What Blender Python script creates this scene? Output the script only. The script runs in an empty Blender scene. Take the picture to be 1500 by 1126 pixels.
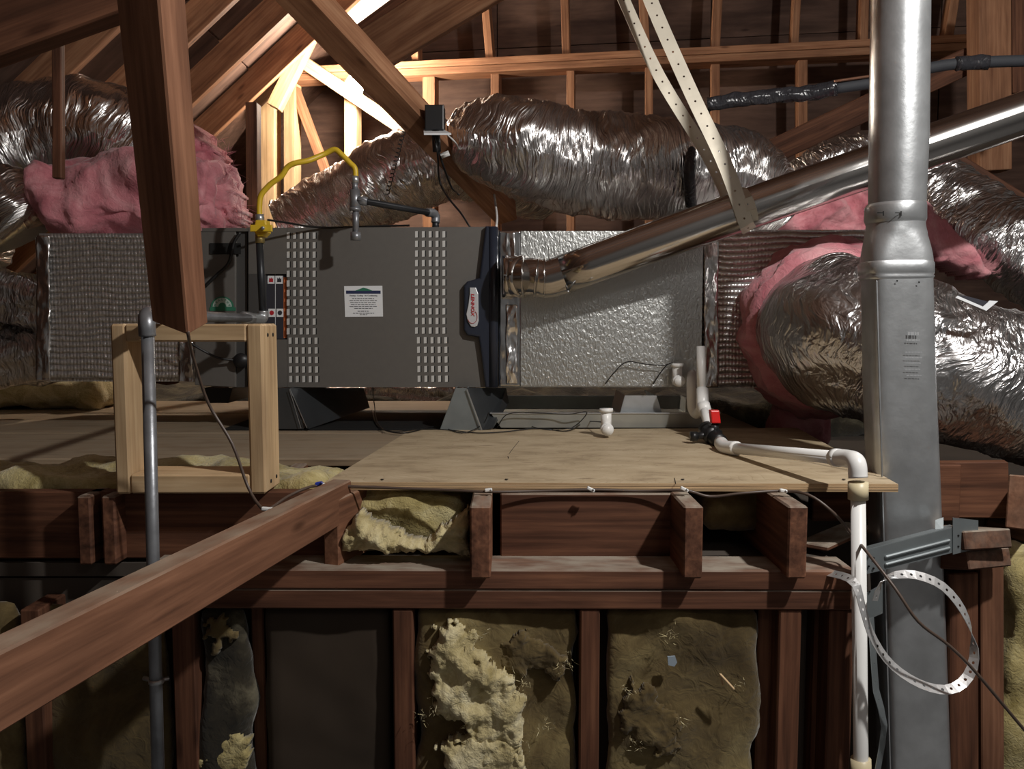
import bpy, bmesh, math, random
from mathutils import Vector, Matrix, noise
random.seed(7)
sc = bpy.context.scene
COL = sc.collection
PI = math.pi
# ------------------------------------------------------------------ camera, world, lights, exposure
F = 1214.0
CZ = 1.55                       # eye height above the lower floor
PITCH = math.radians(4.38)
cam = bpy.data.cameras.new('camera')
cam.sensor_width = 36.0
cam.lens = F / 1500.0 * 36.0
cam.clip_start = 0.02
co = bpy.data.objects.new('camera', cam)
COL.objects.link(co)
co.location = (0, 0, CZ)
co.rotation_euler = (PI / 2 - PITCH, 0, 0)
sc.camera = co
sc.view_settings.view_transform = 'Standard'
sc.view_settings.look = 'None'
sc.view_settings.gamma = 1
sc.view_settings.use_curve_mapping = False
sc.view_settings.exposure = 0.22
w = bpy.data.worlds.new('world')
sc.world = w
w.use_nodes = True
w.node_tree.nodes['Background'].inputs[0].default_value = (0.5, 0.5, 0.5, 1)
w.node_tree.nodes['Background'].inputs[1].default_value = 0.02


def lamp(name, loc, energy, color, size):
    l = bpy.data.lights.new(name, 'POINT')
    l.energy = energy
    l.color = color
    l.shadow_soft_size = size
    o = bpy.data.objects.new(name, l)
    o.location = loc
    COL.objects.link(o)
    return o


# bare work lamp hung to the right of the viewer, above the frame
lamp('work_lamp', (1.07, 0.62, CZ + 1.12), 100, (1.0, 0.97, 0.93), 0.035)
# added light under the ridge, above the frame, to blow out the white panel
lamp('ridge_fill', (-0.62, 4.22, CZ + 1.80), 34, (1.0, 0.82, 0.62), 0.04)
# weak fill light added behind the viewer
lamp('rear_fill', (0.7, -0.5, CZ + 1.0), 5, (1.0, 0.96, 0.93), 0.15)


def P(px, py, Y):
    """world point at depth Y whose image is pixel px,py"""
    u = (px - 750.0) / F
    v = (563.0 - py) / F
    d = Vector((u, math.cos(PITCH) + v * math.sin(PITCH), -math.sin(PITCH) + v * math.cos(PITCH)))
    k = Y / d.y
    return Vector((d.x * k, Y, CZ + d.z * k))


def G(px, py, z):
    u = (px - 750.0) / F
    v = (563.0 - py) / F
    d = Vector((u, math.cos(PITCH) + v * math.sin(PITCH), -math.sin(PITCH) + v * math.cos(PITCH)))
    k = (z - CZ) / d.z
    return Vector((d.x * k, d.y * k, z))


def fbm(v, o=4):
    return noise.fractal(v, 1.0, 2.0, o)


# ------------------------------------------------------------------ materials
def nodes(name):
    m = bpy.data.materials.new(name)
    m.use_nodes = True
    nt = m.node_tree
    b = nt.nodes['Principled BSDF']
    return m, nt, b


def N(nt, t, **kw):
    n = nt.nodes.new(t)
    for k, v in kw.items():
        if k.startswith('i_'):
            key = k[2:]
            n.inputs[int(key) if key.isdigit() else key].default_value = v
        else:
            setattr(n, k, v)
    return n


def ramp(nt, stops):
    r = nt.nodes.new('ShaderNodeValToRGB')
    while len(r.color_ramp.elements) < len(stops):
        r.color_ramp.elements.new(0.5)
    for e, (p, c) in zip(r.color_ramp.elements, stops):
        e.position = p
        e.color = (*c, 1)
    return r


def coords(nt, kind='Object', scale=(1, 1, 1), rnd=True):
    tc = nt.nodes.new('ShaderNodeTexCoord')
    mp = nt.nodes.new('ShaderNodeMapping')
    mp.inputs['Scale'].default_value = scale
    nt.links.new(tc.outputs[kind], mp.inputs['Vector'])
    if rnd:
        oi = nt.nodes.new('ShaderNodeObjectInfo')
        mu = N(nt, 'ShaderNodeMath', operation='MULTIPLY', i_1=37.0)
        nt.links.new(oi.outputs['Random'], mu.inputs[0])
        nt.links.new(mu.outputs[0], mp.inputs['Location'])
    return mp


def wood(name, dark, mid, light, rough=0.7, dust=None, knots=True, gs=1.0):
    m, nt, b = nodes(name)
    L = nt.links.new
    mp = coords(nt, 'Object', (1.3, 16 * gs, 16 * gs))
    n1 = N(nt, 'ShaderNodeTexNoise', i_Scale=2.2, i_Detail=6.0, i_Roughness=0.6, i_Distortion=0.5)
    L(mp.outputs[0], n1.inputs['Vector'])
    mp2 = coords(nt, 'Object', (3.0, 120 * gs, 120 * gs))
    n2 = N(nt, 'ShaderNodeTexNoise', i_Scale=1.0, i_Detail=3.0)
    L(mp2.outputs[0], n2.inputs['Vector'])
    mix = N(nt, 'ShaderNodeMath', operation='MULTIPLY_ADD', i_1=0.45)
    L(n2.outputs[0], mix.inputs[0])
    s = N(nt, 'ShaderNodeMath', operation='MULTIPLY', i_1=0.75)
    L(n1.outputs[0], s.inputs[0])
    L(s.outputs[0], mix.inputs[2])
    r = ramp(nt, [(0.38, dark), (0.6, mid), (0.8, light)])
    L(mix.outputs[0], r.inputs[0])
    col = r.outputs[0]
    # blotches
    mp3 = coords(nt, 'Object', (2.5, 7, 7))
    n3 = N(nt, 'ShaderNodeTexNoise', i_Scale=1.6, i_Detail=3.0)
    L(mp3.outputs[0], n3.inputs['Vector'])
    r3 = ramp(nt, [(0.3, (0.72, 0.68, 0.66)), (0.65, (1.08, 1.05, 1.02))])
    L(n3.outputs[0], r3.inputs[0])
    mm = N(nt, 'ShaderNodeMixRGB', blend_type='MULTIPLY', i_Fac=1.0)
    L(col, mm.inputs[1])
    L(r3.outputs[0], mm.inputs[2])
    col = mm.outputs[0]
    if knots:
        mp4 = coords(nt, 'Object', (4, 14, 14))
        vo = N(nt, 'ShaderNodeTexVoronoi', i_Scale=1.0)
        L(mp4.outputs[0], vo.inputs['Vector'])
        r4 = ramp(nt, [(0.05, (0.35, 0.3, 0.28)), (0.13, (1, 1, 1))])
        L(vo.outputs['Distance'], r4.inputs[0])
        m4 = N(nt, 'ShaderNodeMixRGB', blend_type='MULTIPLY', i_Fac=0.8)
        L(col, m4.inputs[1])
        L(r4.outputs[0], m4.inputs[2])
        col = m4.outputs[0]
    # per-board value shift
    oi = nt.nodes.new('ShaderNodeObjectInfo')
    mr = N(nt, 'ShaderNodeMapRange')
    mr.inputs['To Min'].default_value = 0.8
    mr.inputs['To Max'].default_value = 1.18
    L(oi.outputs['Random'], mr.inputs['Value'])
    hs = N(nt, 'ShaderNodeHueSaturation')
    L(mr.outputs[0], hs.inputs['Value'])
    L(col, hs.inputs['Color'])
    col = hs.outputs[0]
    if dust:
        ge = nt.nodes.new('ShaderNodeNewGeometry')
        sx = nt.nodes.new('ShaderNodeSeparateXYZ')
        L(ge.outputs['Normal'], sx.inputs[0])
        mpd = coords(nt, 'Object', (6, 14, 14))
        nd = N(nt, 'ShaderNodeTexNoise', i_Scale=2.0, i_Detail=5.0)
        L(mpd.outputs[0], nd.inputs['Vector'])
        rd = ramp(nt, [(0.35, (0.25, 0.25, 0.25)), (0.6, (1, 1, 1))])
        L(nd.outputs[0], rd.inputs[0])
        cl = N(nt, 'ShaderNodeMath', operation='MULTIPLY', use_clamp=True)
        L(sx.outputs['Z'], cl.inputs[0])
        L(rd.outputs[0], cl.inputs[1])
        md = N(nt, 'ShaderNodeMixRGB')
        md.inputs[2].default_value = (*dust, 1)
        L(cl.outputs[0], md.inputs['Fac'])
        L(col, md.inputs[1])
        col = md.outputs[0]
    L(col, b.inputs['Base Color'])
    b.inputs['Roughness'].default_value = rough
    b.inputs['Specular IOR Level'].default_value = 0.25
    bu = N(nt, 'ShaderNodeBump', i_Strength=0.35, i_Distance=0.002)
    L(mix.outputs[0], bu.inputs['Height'])
    L(bu.outputs[0], b.inputs['Normal'])
    return m


def plain(name, c, rough=0.5, metal=0.0, bump=0.0, bscale=40, var=0.0, spec=0.5, emit=None):
    m, nt, b = nodes(name)
    L = nt.links.new
    b.inputs['Base Color'].default_value = (*c, 1)
    b.inputs['Roughness'].default_value = rough
    b.inputs['Metallic'].default_value = metal
    b.inputs['Specular IOR Level'].default_value = spec
    mp = coords(nt, 'Object', (1, 1, 1))
    n = N(nt, 'ShaderNodeTexNoise', i_Scale=float(bscale), i_Detail=4.0)
    L(mp.outputs[0], n.inputs['Vector'])
    if var:
        r = ramp(nt, [(0.3, tuple(x * (1 - var) for x in c)), (0.7, tuple(min(1, x * (1 + var)) for x in c))])
        n2 = N(nt, 'ShaderNodeTexNoise', i_Scale=float(bscale) * 0.3, i_Detail=4.0)
        L(mp.outputs[0], n2.inputs['Vector'])
        L(n2.outputs[0], r.inputs[0])
        L(r.outputs[0], b.inputs['Base Color'])
    if bump:
        bu = N(nt, 'ShaderNodeBump', i_Strength=bump, i_Distance=0.004)
        L(n.outputs[0], bu.inputs['Height'])
        L(bu.outputs[0], b.inputs['Normal'])
    if emit:
        b.inputs['Emission Color'].default_value = (*emit[0], 1)
        b.inputs['Emission Strength'].default_value = emit[1]
    return m


def foil(name, c=(0.74, 0.72, 0.71), rough=0.27, uscale=(115, 9, 1), strength=1.0, dist=0.011):
    m, nt, b = nodes(name)
    L = nt.links.new
    b.inputs['Base Color'].default_value = (*c, 1)
    b.inputs['Metallic'].default_value = 1.0
    b.inputs['Roughness'].default_value = rough
    mp = coords(nt, 'UV', uscale, rnd=False)
    mp.inputs['Rotation'].default_value = (0, 0, 0.0)
    sk = nt.nodes.new('ShaderNodeVectorMath')
    sk.operation = 'MULTIPLY_ADD'
    lo_ = N(nt, 'ShaderNodeTexNoise', i_Scale=3.5, i_Detail=2.0)
    tcx = nt.nodes.new('ShaderNodeTexCoord')
    L(tcx.outputs['UV'], lo_.inputs['Vector'])
    L(lo_.outputs['Color'], sk.inputs[0])
    sk.inputs[1].default_value = (0.16, 0.05, 0)
    L(tcx.outputs['UV'], sk.inputs[2])
    L(sk.outputs[0], mp.inputs['Vector'])
    n1 = N(nt, 'ShaderNodeTexNoise', i_Scale=1.0, i_Detail=3.0, i_Distortion=0.4)
    L(mp.outputs[0], n1.inputs['Vector'])
    mp2 = coords(nt, 'UV', (uscale[0] * 0.55, uscale[1] * 1.3, 1), rnd=False)
    L(sk.outputs[0], mp2.inputs['Vector'])
    vo = N(nt, 'ShaderNodeTexVoronoi', feature='DISTANCE_TO_EDGE', i_Scale=1.0)
    L(mp2.outputs[0], vo.inputs['Vector'])
    ad = N(nt, 'ShaderNodeMath', operation='MULTIPLY_ADD', i_1=0.35)
    L(vo.outputs['Distance'], ad.inputs[0])
    L(n1.outputs[0], ad.inputs[2])
    bu = N(nt, 'ShaderNodeBump', i_Strength=strength, i_Distance=dist)
    L(ad.outputs[0], bu.inputs['Height'])
    L(bu.outputs[0], b.inputs['Normal'])
    return m


def fluff(name, dark, mid, light, scale=9, rough=1.0):
    m, nt, b = nodes(name)
    L = nt.links.new
    mp = coords(nt, 'Object', (1, 1, 1))
    n1 = N(nt, 'ShaderNodeTexNoise', i_Scale=float(scale), i_Detail=8.0, i_Roughness=0.65, i_Distortion=0.8)
    L(mp.outputs[0], n1.inputs['Vector'])
    r = ramp(nt, [(0.32, dark), (0.5, mid), (0.68, light)])
    L(n1.outputs[0], r.inputs[0])
    L(r.outputs[0], b.inputs['Base Color'])
    b.inputs['Roughness'].default_value = rough
    b.inputs['Specular IOR Level'].default_value = 0.05
    b.inputs['Sheen Weight'].default_value = 0.25
    n2 = N(nt, 'ShaderNodeTexNoise', i_Scale=float(scale) * 7, i_Detail=6.0, i_Distortion=1.5)
    L(mp.outputs[0], n2.inputs['Vector'])
    bu = N(nt, 'ShaderNodeBump', i_Strength=0.6, i_Distance=0.006)
    L(n2.outputs[0], bu.inputs['Height'])
    L(bu.outputs[0], b.inputs['Normal'])
    return m


M = {}
M['old'] = wood('old_wood', (0.045, 0.02, 0.012), (0.125, 0.054, 0.031), (0.22, 0.10, 0.056))
M['olddust'] = wood('old_wood_dusty', (0.05, 0.022, 0.013), (0.135, 0.06, 0.036), (0.24, 0.11, 0.062), dust=(0.36, 0.31, 0.25))
M['red'] = wood('red_wood', (0.12, 0.054, 0.032), (0.25, 0.118, 0.068), (0.37, 0.185, 0.11), dust=(0.30, 0.22, 0.16))
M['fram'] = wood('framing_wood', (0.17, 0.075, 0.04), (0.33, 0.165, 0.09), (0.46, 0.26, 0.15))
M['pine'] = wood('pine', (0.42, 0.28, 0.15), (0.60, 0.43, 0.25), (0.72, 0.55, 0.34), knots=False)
M['deck'] = wood('deck_board', (0.20, 0.15, 0.10), (0.34, 0.26, 0.175), (0.46, 0.36, 0.25), dust=(0.34, 0.27, 0.19))
M['ply'] = wood('plywood', (0.38, 0.285, 0.18), (0.50, 0.39, 0.255), (0.60, 0.485, 0.33), gs=0.35)


def plyface(name):
    m, nt, b = nodes(name)
    L = nt.links.new
    mp = coords(nt, 'Object', (1.6, 3.6, 3.6), rnd=False)
    n1 = N(nt, 'ShaderNodeTexNoise', i_Scale=1.6, i_Detail=3.0, i_Distortion=0.7)
    L(mp.outputs[0], n1.inputs['Vector'])
    fq = N(nt, 'ShaderNodeMath', operation='MULTIPLY', i_1=34.0)
    L(n1.outputs[0], fq.inputs[0])
    fr = N(nt, 'ShaderNodeMath', operation='FRACT')
    L(fq.outputs[0], fr.inputs[0])
    rv = ramp(nt, [(0.0, (0.78, 0.74, 0.70)), (0.14, (1, 1, 1)), (1.0, (0.93, 0.92, 0.90))])
    L(fr.outputs[0], rv.inputs[0])
    mp2 = coords(nt, 'Object', (3, 7, 7), rnd=False)
    n2 = N(nt, 'ShaderNodeTexNoise', i_Scale=2.5, i_Detail=8.0, i_Roughness=0.65)
    L(mp2.outputs[0], n2.inputs['Vector'])
    r2 = ramp(nt, [(0.30, (0.33, 0.25, 0.16)), (0.48, (0.50, 0.395, 0.26)), (0.7, (0.61, 0.50, 0.345))])
    L(n2.outputs[0], r2.inputs[0])
    mm = N(nt, 'ShaderNodeMixRGB', blend_type='MULTIPLY', i_Fac=0.9)
    L(r2.outputs[0], mm.inputs[1])
    L(rv.outputs[0], mm.inputs[2])
    mp3 = coords(nt, 'Object', (5, 15, 15), rnd=False)
    vo = N(nt, 'ShaderNodeTexVoronoi', i_Scale=1.0)
    L(mp3.outputs[0], vo.inputs['Vector'])
    r3 = ramp(nt, [(0.04, (0.35, 0.30, 0.25)), (0.12, (1, 1, 1))])
    L(vo.outputs['Distance'], r3.inputs[0])
    m3 = N(nt, 'ShaderNodeMixRGB', blend_type='MULTIPLY', i_Fac=0.7)
    L(mm.outputs[0], m3.inputs[1])
    L(r3.outputs[0], m3.inputs[2])
    L(m3.outputs[0], b.inputs['Base Color'])
    b.inputs['Roughness'].default_value = 0.75
    b.inputs['Specular IOR Level'].default_value = 0.25
    bu = N(nt, 'ShaderNodeBump', i_Strength=0.2, i_Distance=0.002)
    L(n2.outputs[0], bu.inputs['Height'])
    L(bu.outputs[0], b.inputs['Normal'])
    return m


M['ply'] = plyface('plywood_face')
M['plyedge'] = wood('plywood_edge', (0.24, 0.15, 0.08), (0.48, 0.34, 0.2), (0.62, 0.47, 0.3), knots=False, gs=3)
M['sheath'] = wood('sheathing', (0.06, 0.034, 0.026), (0.11, 0.066, 0.05), (0.17, 0.105, 0.08), gs=0.3)
M['foil'] = foil('duct_foil')
M['foil2'] = foil('duct_foil_fine', (0.64, 0.63, 0.63), uscale=(110, 22, 1), rough=0.28)
M['foilflat'] = foil('foil_tape', uscale=(30, 10, 1), rough=0.22, strength=0.5)
M['pipe'] = plain('vent_metal', (0.62, 0.60, 0.58), 0.16, 1.0, 0.05, 12)
M['galv'] = plain('galvanised', (0.56, 0.58, 0.595), 0.36, 0.8, 0.14, 55, 0.16)
M['steel'] = plain('strap_steel', (0.62, 0.57, 0.47), 0.5, 0.45, 0.05, 60, 0.08)
M['strap2'] = plain('hanger_steel', (0.72, 0.72, 0.72), 0.35, 0.7, 0.05, 60, 0.08)
M['bracket'] = plain('bracket_steel', (0.26, 0.29, 0.30), 0.45, 0.6, 0.05, 60, 0.1)
M['iron'] = plain('gas_pipe_grey', (0.28, 0.29, 0.31), 0.38, 0.6, 0.1, 80, 0.2)
M['blackpipe'] = plain('black_iron', (0.03, 0.032, 0.036), 0.4, 0.3, 0.1, 80)
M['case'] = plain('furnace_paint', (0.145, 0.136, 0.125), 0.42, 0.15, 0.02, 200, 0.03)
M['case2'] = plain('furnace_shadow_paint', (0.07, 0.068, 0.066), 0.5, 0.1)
M['navy'] = plain('navy_plastic', (0.022, 0.027, 0.042), 0.3)
M['white'] = plain('white_plastic', (0.82, 0.82, 0.80), 0.35)
M['pvc'] = plain('pvc', (0.90, 0.90, 0.88), 0.32)
M['ivory'] = plain('ivory_coupling', (0.72, 0.62, 0.40), 0.4)
M['red_pl'] = plain('red_handle', (0.75, 0.02, 0.02), 0.35)
M['black'] = plain('black_plastic', (0.012, 0.012, 0.013), 0.4)
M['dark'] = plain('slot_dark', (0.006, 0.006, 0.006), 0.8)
M['silver'] = plain('badge_silver', (0.7, 0.71, 0.73), 0.35, 0.4)
M['redink'] = plain('red_ink', (0.45, 0.02, 0.03), 0.5)
M['ink'] = plain('black_ink', (0.03, 0.03, 0.04), 0.6)
M['navyink'] = plain('navy_ink', (0.02, 0.03, 0.09), 0.6)
M['green'] = plain('green_ink', (0.03, 0.17, 0.10), 0.6)
M['orange'] = plain('orange_ink', (0.6, 0.16, 0.05), 0.6)
M['paper'] = plain('sticker_white', (0.78, 0.80, 0.82), 0.5)
M['yellow'] = plain('yellow_gas', (0.72, 0.48, 0.03), 0.38)
M['brass'] = plain('brass', (0.55, 0.45, 0.2), 0.35, 0.9)
M['cable'] = plain('brown_cable', (0.09, 0.06, 0.045), 0.45)
M['blackwrap'] = foil('black_wrap', (0.03, 0.03, 0.035), 0.25, (40, 14, 1))
M['blackwrap'].node_tree.nodes['Principled BSDF'].inputs['Metallic'].default_value = 0.0
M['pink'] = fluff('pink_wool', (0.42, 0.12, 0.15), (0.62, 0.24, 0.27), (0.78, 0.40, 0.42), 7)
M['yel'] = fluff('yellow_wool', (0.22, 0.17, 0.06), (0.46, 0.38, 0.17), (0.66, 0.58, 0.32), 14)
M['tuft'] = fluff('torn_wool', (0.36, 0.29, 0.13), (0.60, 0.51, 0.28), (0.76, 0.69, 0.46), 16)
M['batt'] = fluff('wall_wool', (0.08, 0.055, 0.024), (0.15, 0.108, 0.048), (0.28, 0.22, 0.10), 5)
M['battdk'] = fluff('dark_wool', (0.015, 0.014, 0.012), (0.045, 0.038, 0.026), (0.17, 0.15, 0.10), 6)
M['kraft'] = plain('kraft_paper', (0.042, 0.028, 0.017), 0.85, 0, 0.1, 20, 0.15)
M['drywall'] = plain('gypsum', (0.075, 0.06, 0.048), 0.9, 0, 0.1, 20, 0.1)
M['greywall'] = plain('grey_gypsum', (0.22, 0.22, 0.22), 0.9, 0, 0.1, 20, 0.1)
M['whiteboard'] = plain('white_board', (0.85, 0.84, 0.82), 0.8, 0, 0.05, 20)
M['bulb'] = plain('bulb_glow', (1, 1, 1), 0.5, emit=((1.0, 0.86, 0.70), 560))


def bubble(name):
    m, nt, b = nodes(name)
    L = nt.links.new
    b.inputs['Base Color'].default_value = (0.78, 0.78, 0.77, 1)
    b.inputs['Metallic'].default_value = 0.85
    b.inputs['Roughness'].default_value = 0.3
    tc = nt.nodes.new('ShaderNodeTexCoord')
    sp = nt.nodes.new('ShaderNodeSeparateXYZ')
    L(tc.outputs['Object'], sp.inputs[0])
    nz = N(nt, 'ShaderNodeTexNoise', i_Scale=7.0, i_Detail=2.0)
    L(tc.outputs['Object'], nz.inputs['Vector'])
    ma = N(nt, 'ShaderNodeMath', operation='MULTIPLY_ADD', i_1=0.02)
    L(nz.outputs[0], ma.inputs[0])
    L(sp.outputs['Z'], ma.inputs[2])

    def si(src, f):
        a = N(nt, 'ShaderNodeMath', operation='MULTIPLY', i_1=f)
        L(src, a.inputs[0])
        s = N(nt, 'ShaderNodeMath', operation='SINE')
        L(a.outputs[0], s.inputs[0])
        ab = N(nt, 'ShaderNodeMath', operation='ABSOLUTE')
        L(s.outputs[0], ab.inputs[0])
        return ab.outputs[0]
    rows = si(ma.outputs[0], 185.0)
    cx = si(sp.outputs['X'], 330.0)
    mx = N(nt, 'ShaderNodeMath', operation='MULTIPLY_ADD', i_1=0.15)
    L(cx, mx.inputs[0])
    L(rows, mx.inputs[2])
    n2 = N(nt, 'ShaderNodeTexNoise', i_Scale=60.0, i_Detail=3.0)
    L(tc.outputs['Object'], n2.inputs['Vector'])
    m2 = N(nt, 'ShaderNodeMath', operation='MULTIPLY_ADD', i_1=0.9)
    L(n2.outputs[0], m2.inputs[0])
    L(mx.outputs[0], m2.inputs[2])
    bu = N(nt, 'ShaderNodeBump', i_Strength=0.9, i_Distance=0.006)
    L(m2.outputs[0], bu.inputs['Height'])
    L(bu.outputs[0], b.inputs['Normal'])
    return m


M['bubble'] = bubble('bubble_foil')


def pebble(name):
    m, nt, b = nodes(name)
    L = nt.links.new
    b.inputs['Base Color'].default_value = (0.54, 0.545, 0.53, 1)
    b.inputs['Metallic'].default_value = 1.0
    b.inputs['Roughness'].default_value = 0.38
    mp = coords(nt, 'Object', (130, 130, 75))
    n1 = N(nt, 'ShaderNodeTexNoise', i_Scale=1.0, i_Detail=2.0, i_Distortion=0.6)
    L(mp.outputs[0], n1.inputs['Vector'])
    bu = N(nt, 'ShaderNodeBump', i_Strength=0.6, i_Distance=0.0035)
    L(n1.outputs[0], bu.inputs['Height'])
    L(bu.outputs[0], b.inputs['Normal'])
    return m


M['pebble'] = pebble('foil_board')

# ------------------------------------------------------------------ object helpers
WORLD = {}


def tag(o, label=None, cat=None, group=None, kind=None):
    if label: o['label'] = label
    if cat: o['category'] = cat
    if group: o['group'] = group
    if kind: o['kind'] = kind
    return o


def link(o, Mw, parent=None):
    COL.objects.link(o)
    WORLD[o.name] = Mw.copy()
    if parent is not None:
        o.parent = parent
        o.matrix_basis = WORLD[parent.name].inverted() @ Mw
    else:
        o.matrix_basis = Mw
    return o


def empty(name, loc, label=None, cat=None, group=None, kind=None):
    o = bpy.data.objects.new(name, None)
    o.empty_display_size = 0.05
    link(o, Matrix.Translation(Vector(loc)))
    return tag(o, label, cat, group, kind)


def mesh(name, verts, faces, mat, parent=None, smooth=False, uvs=None, Mw=None, center=True):
    verts = [Vector(v) for v in verts]
    if Mw is None:
        if center:
            c = Vector((0, 0, 0))
            for v in verts: c += v
            c /= max(1, len(verts))
        else:
            c = Vector((0, 0, 0))
        Mw = Matrix.Translation(c)
        verts = [v - c for v in verts]
    me = bpy.data.meshes.new(name)
    me.from_pydata([tuple(v) for v in verts], [], faces)
    if uvs is not None:
        ul = me.uv_layers.new(name='UVMap')
        flat = []
        for p in me.polygons:
            for li, vi in zip(p.loop_indices, p.vertices):
                flat.extend(uvs[p.index][li - p.loop_start] if isinstance(uvs, dict) else uvs[vi])
        ul.data.foreach_set('uv', flat)
    if smooth:
        me.polygons.foreach_set('use_smooth', [True] * len(me.polygons))
    mats = mat if isinstance(mat, (list, tuple)) else [mat]
    for mm in mats:
        me.materials.append(mm)
    me.update()
    o = bpy.data.objects.new(name, me)
    return link(o, Mw, parent)


def frombm(name, bm, mat, parent=None, smooth=False, Mw=None):
    bm.normal_update()
    me = bpy.data.meshes.new(name)
    if Mw is None:
        c = Vector((0, 0, 0))
        for v in bm.verts: c += v.co
        c /= max(1, len(bm.verts))
        for v in bm.verts: v.co -= c
        Mw = Matrix.Translation(c)
    bm.to_mesh(me)
    bm.free()
    mats = mat if isinstance(mat, (list, tuple)) else [mat]
    for mm in mats: me.materials.append(mm)
    if smooth:
        me.polygons.foreach_set('use_smooth', [True] * len(me.polygons))
    o = bpy.data.objects.new(name, me)
    return link(o, Mw, parent)


def board(name, a, b, w, h, mat, parent=None, up=(0, 0, 1), bev=0.0025, roll=0.0):
    """plank from a to b (centre line); h measured along up, w across"""
    a, b = Vector(a), Vector(b)
    x = (b - a)
    Ln = x.length
    x.normalize()
    u = Vector(up)
    u = (u - x * u.dot(x)).normalized()
    if roll:
        u = Matrix.Rotation(roll, 3, x) @ u
    y = u.cross(x).normalized()
    Mw = Matrix(((x.x, y.x, u.x, 0), (x.y, y.y, u.y, 0), (x.z, y.z, u.z, 0), (0, 0, 0, 1)))
    Mw = Matrix.Translation((a + b) / 2) @ Mw
    bm = bmesh.new()
    bmesh.ops.create_cube(bm, size=1.0)
    for v in bm.verts:
        v.co = Vector((v.co.x * Ln, v.co.y * w, v.co.z * h))
    if bev:
        bmesh.ops.bevel(bm, geom=list(bm.edges), offset=bev, segments=1, affect='EDGES')
    return frombm(name, bm, mat, parent, False, Mw)


def box(name, lo, hi, mat, parent=None, bev=0.0):
    bm = bmesh.new()
    bmesh.ops.create_cube(bm, size=1.0)
    lo, hi = Vector(lo), Vector(hi)
    c = (lo + hi) / 2
    d = hi - lo
    for v in bm.verts:
        v.co = Vector((v.co.x * d.x, v.co.y * d.y, v.co.z * d.z))
    if bev:
        bmesh.ops.bevel(bm, geom=list(bm.edges), offset=bev, segments=2, affect='EDGES')
    return frombm(name, bm, mat, parent, False, Matrix.Translation(c))


def prism(name, pts, Y, t, mat, parent=None, bev=0.0, seg=2):
    """pixel polygon standing at depth Y, thickness t away from the viewer"""
    f = [P(x, y, Y) for x, y in pts]
    bm = bmesh.new()
    vf = [bm.verts.new(p) for p in f]
    vb = [bm.verts.new(p + Vector((0, t, 0))) for p in f]
    n = len(f)
    bm.faces.new(vf)
    bm.faces.new(list(reversed(vb)))
    for i in range(n):
        j = (i + 1) % n
        bm.faces.new((vf[j], vf[i], vb[i], vb[j]))
    bmesh.ops.recalc_face_normals(bm, faces=bm.faces)
    if bev:
        es = [e for e in bm.edges if (e.verts[0] in vf and e.verts[1] in vf)]
        bmesh.ops.bevel(bm, geom=es, offset=bev, segments=seg, affect='EDGES', profile=0.5)
    return frombm(name, bm, mat, parent, False)


def rect(x0, y0, x1, y1):
    return [(x0, y0), (x1, y0), (x1, y1), (x0, y1)]


def catmull(pts, n):
    pts = [Vector(p) for p in pts]
    if len(pts) == 2:
        return [pts[0].lerp(pts[1], i / n) for i in range(n + 1)]
    P0 = [pts[0] * 2 - pts[1]] + pts + [pts[-1] * 2 - pts[-2]]
    out = []
    for i in range(len(pts) - 1):
        p0, p1, p2, p3 = P0[i:i + 4]
        for k in range(n):
            t = k / n
            out.append(0.5 * ((2 * p1) + (p2 - p0) * t + (2 * p0 - 5 * p1 + 4 * p2 - p3) * t * t + (3 * p1 - p0 - 3 * p2 + p3) * t ** 3))
    out.append(pts[-1])
    return out


def resample(path, step):
    L = [0]
    for i in range(1, len(path)):
        L.append(L[-1] + (path[i] - path[i - 1]).length)
    n = max(2, int(round(L[-1] / step)))
    out = []
    j = 0
    for k in range(n + 1):
        s = L[-1] * k / n
        while j < len(L) - 2 and L[j + 1] < s: j += 1
        d = L[j + 1] - L[j]
        out.append(path[j].lerp(path[j + 1], (s - L[j]) / d if d > 1e-9 else 0))
    return out, L[-1]


def frames(path):
    T = []
    for i in range(len(path)):
        a = path[max(0, i - 1)]
        b = path[min(len(path) - 1, i + 1)]
        T.append((b - a).normalized())
    n = T[0].cross(Vector((0, 0, 1)))
    if n.length < 0.1: n = T[0].cross(Vector((0, 1, 0)))
    n.normalize()
    out = []
    for i, t in enumerate(T):
        n = (n - t * n.dot(t)).normalized()
        out.append((t, n, t.cross(n)))
    return out


def tube(name, pts, r, mat, parent=None, seg=12, n=8, smooth_path=True, disp=None, caps=True, step=None, rb=None):
    path = catmull(pts, n) if smooth_path else [Vector(p) for p in pts]
    if step:
        path, _ = resample(path, step)
    fr = frames(path)
    verts, faces, uvs = [], [], []
    s = 0
    tot = sum((path[i] - path[i - 1]).length for i in range(1, len(path)))
    for i, p in enumerate(path):
        if i: s += (path[i] - path[i - 1]).length
        t, nn, bb = fr[i]
        for k in range(seg + 1):
            a = 2 * PI * k / seg
            rr = r(s / tot) if callable(r) else r
            if disp: rr += disp(s, math.cos(a), math.sin(a))
            q = (rb or 1.0)
            verts.append(p + nn * math.cos(a) * rr + bb * math.sin(a) * rr * q)
            r0 = r(0.5) if callable(r) else r
            uvs.append((s, a * r0))
    S = seg + 1
    for i in range(len(path) - 1):
        for k in range(seg):
            faces.append((i * S + k, i * S + k + 1, (i + 1) * S + k + 1, (i + 1) * S + k))
    if caps:
        for i, fl in ((0, False), (len(path) - 1, True)):
            idx = [i * S + k for k in range(seg)]
            faces.append(tuple(idx if fl else reversed(idx)))
    return mesh(name, verts, faces, mat, parent, True, uvs)


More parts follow.
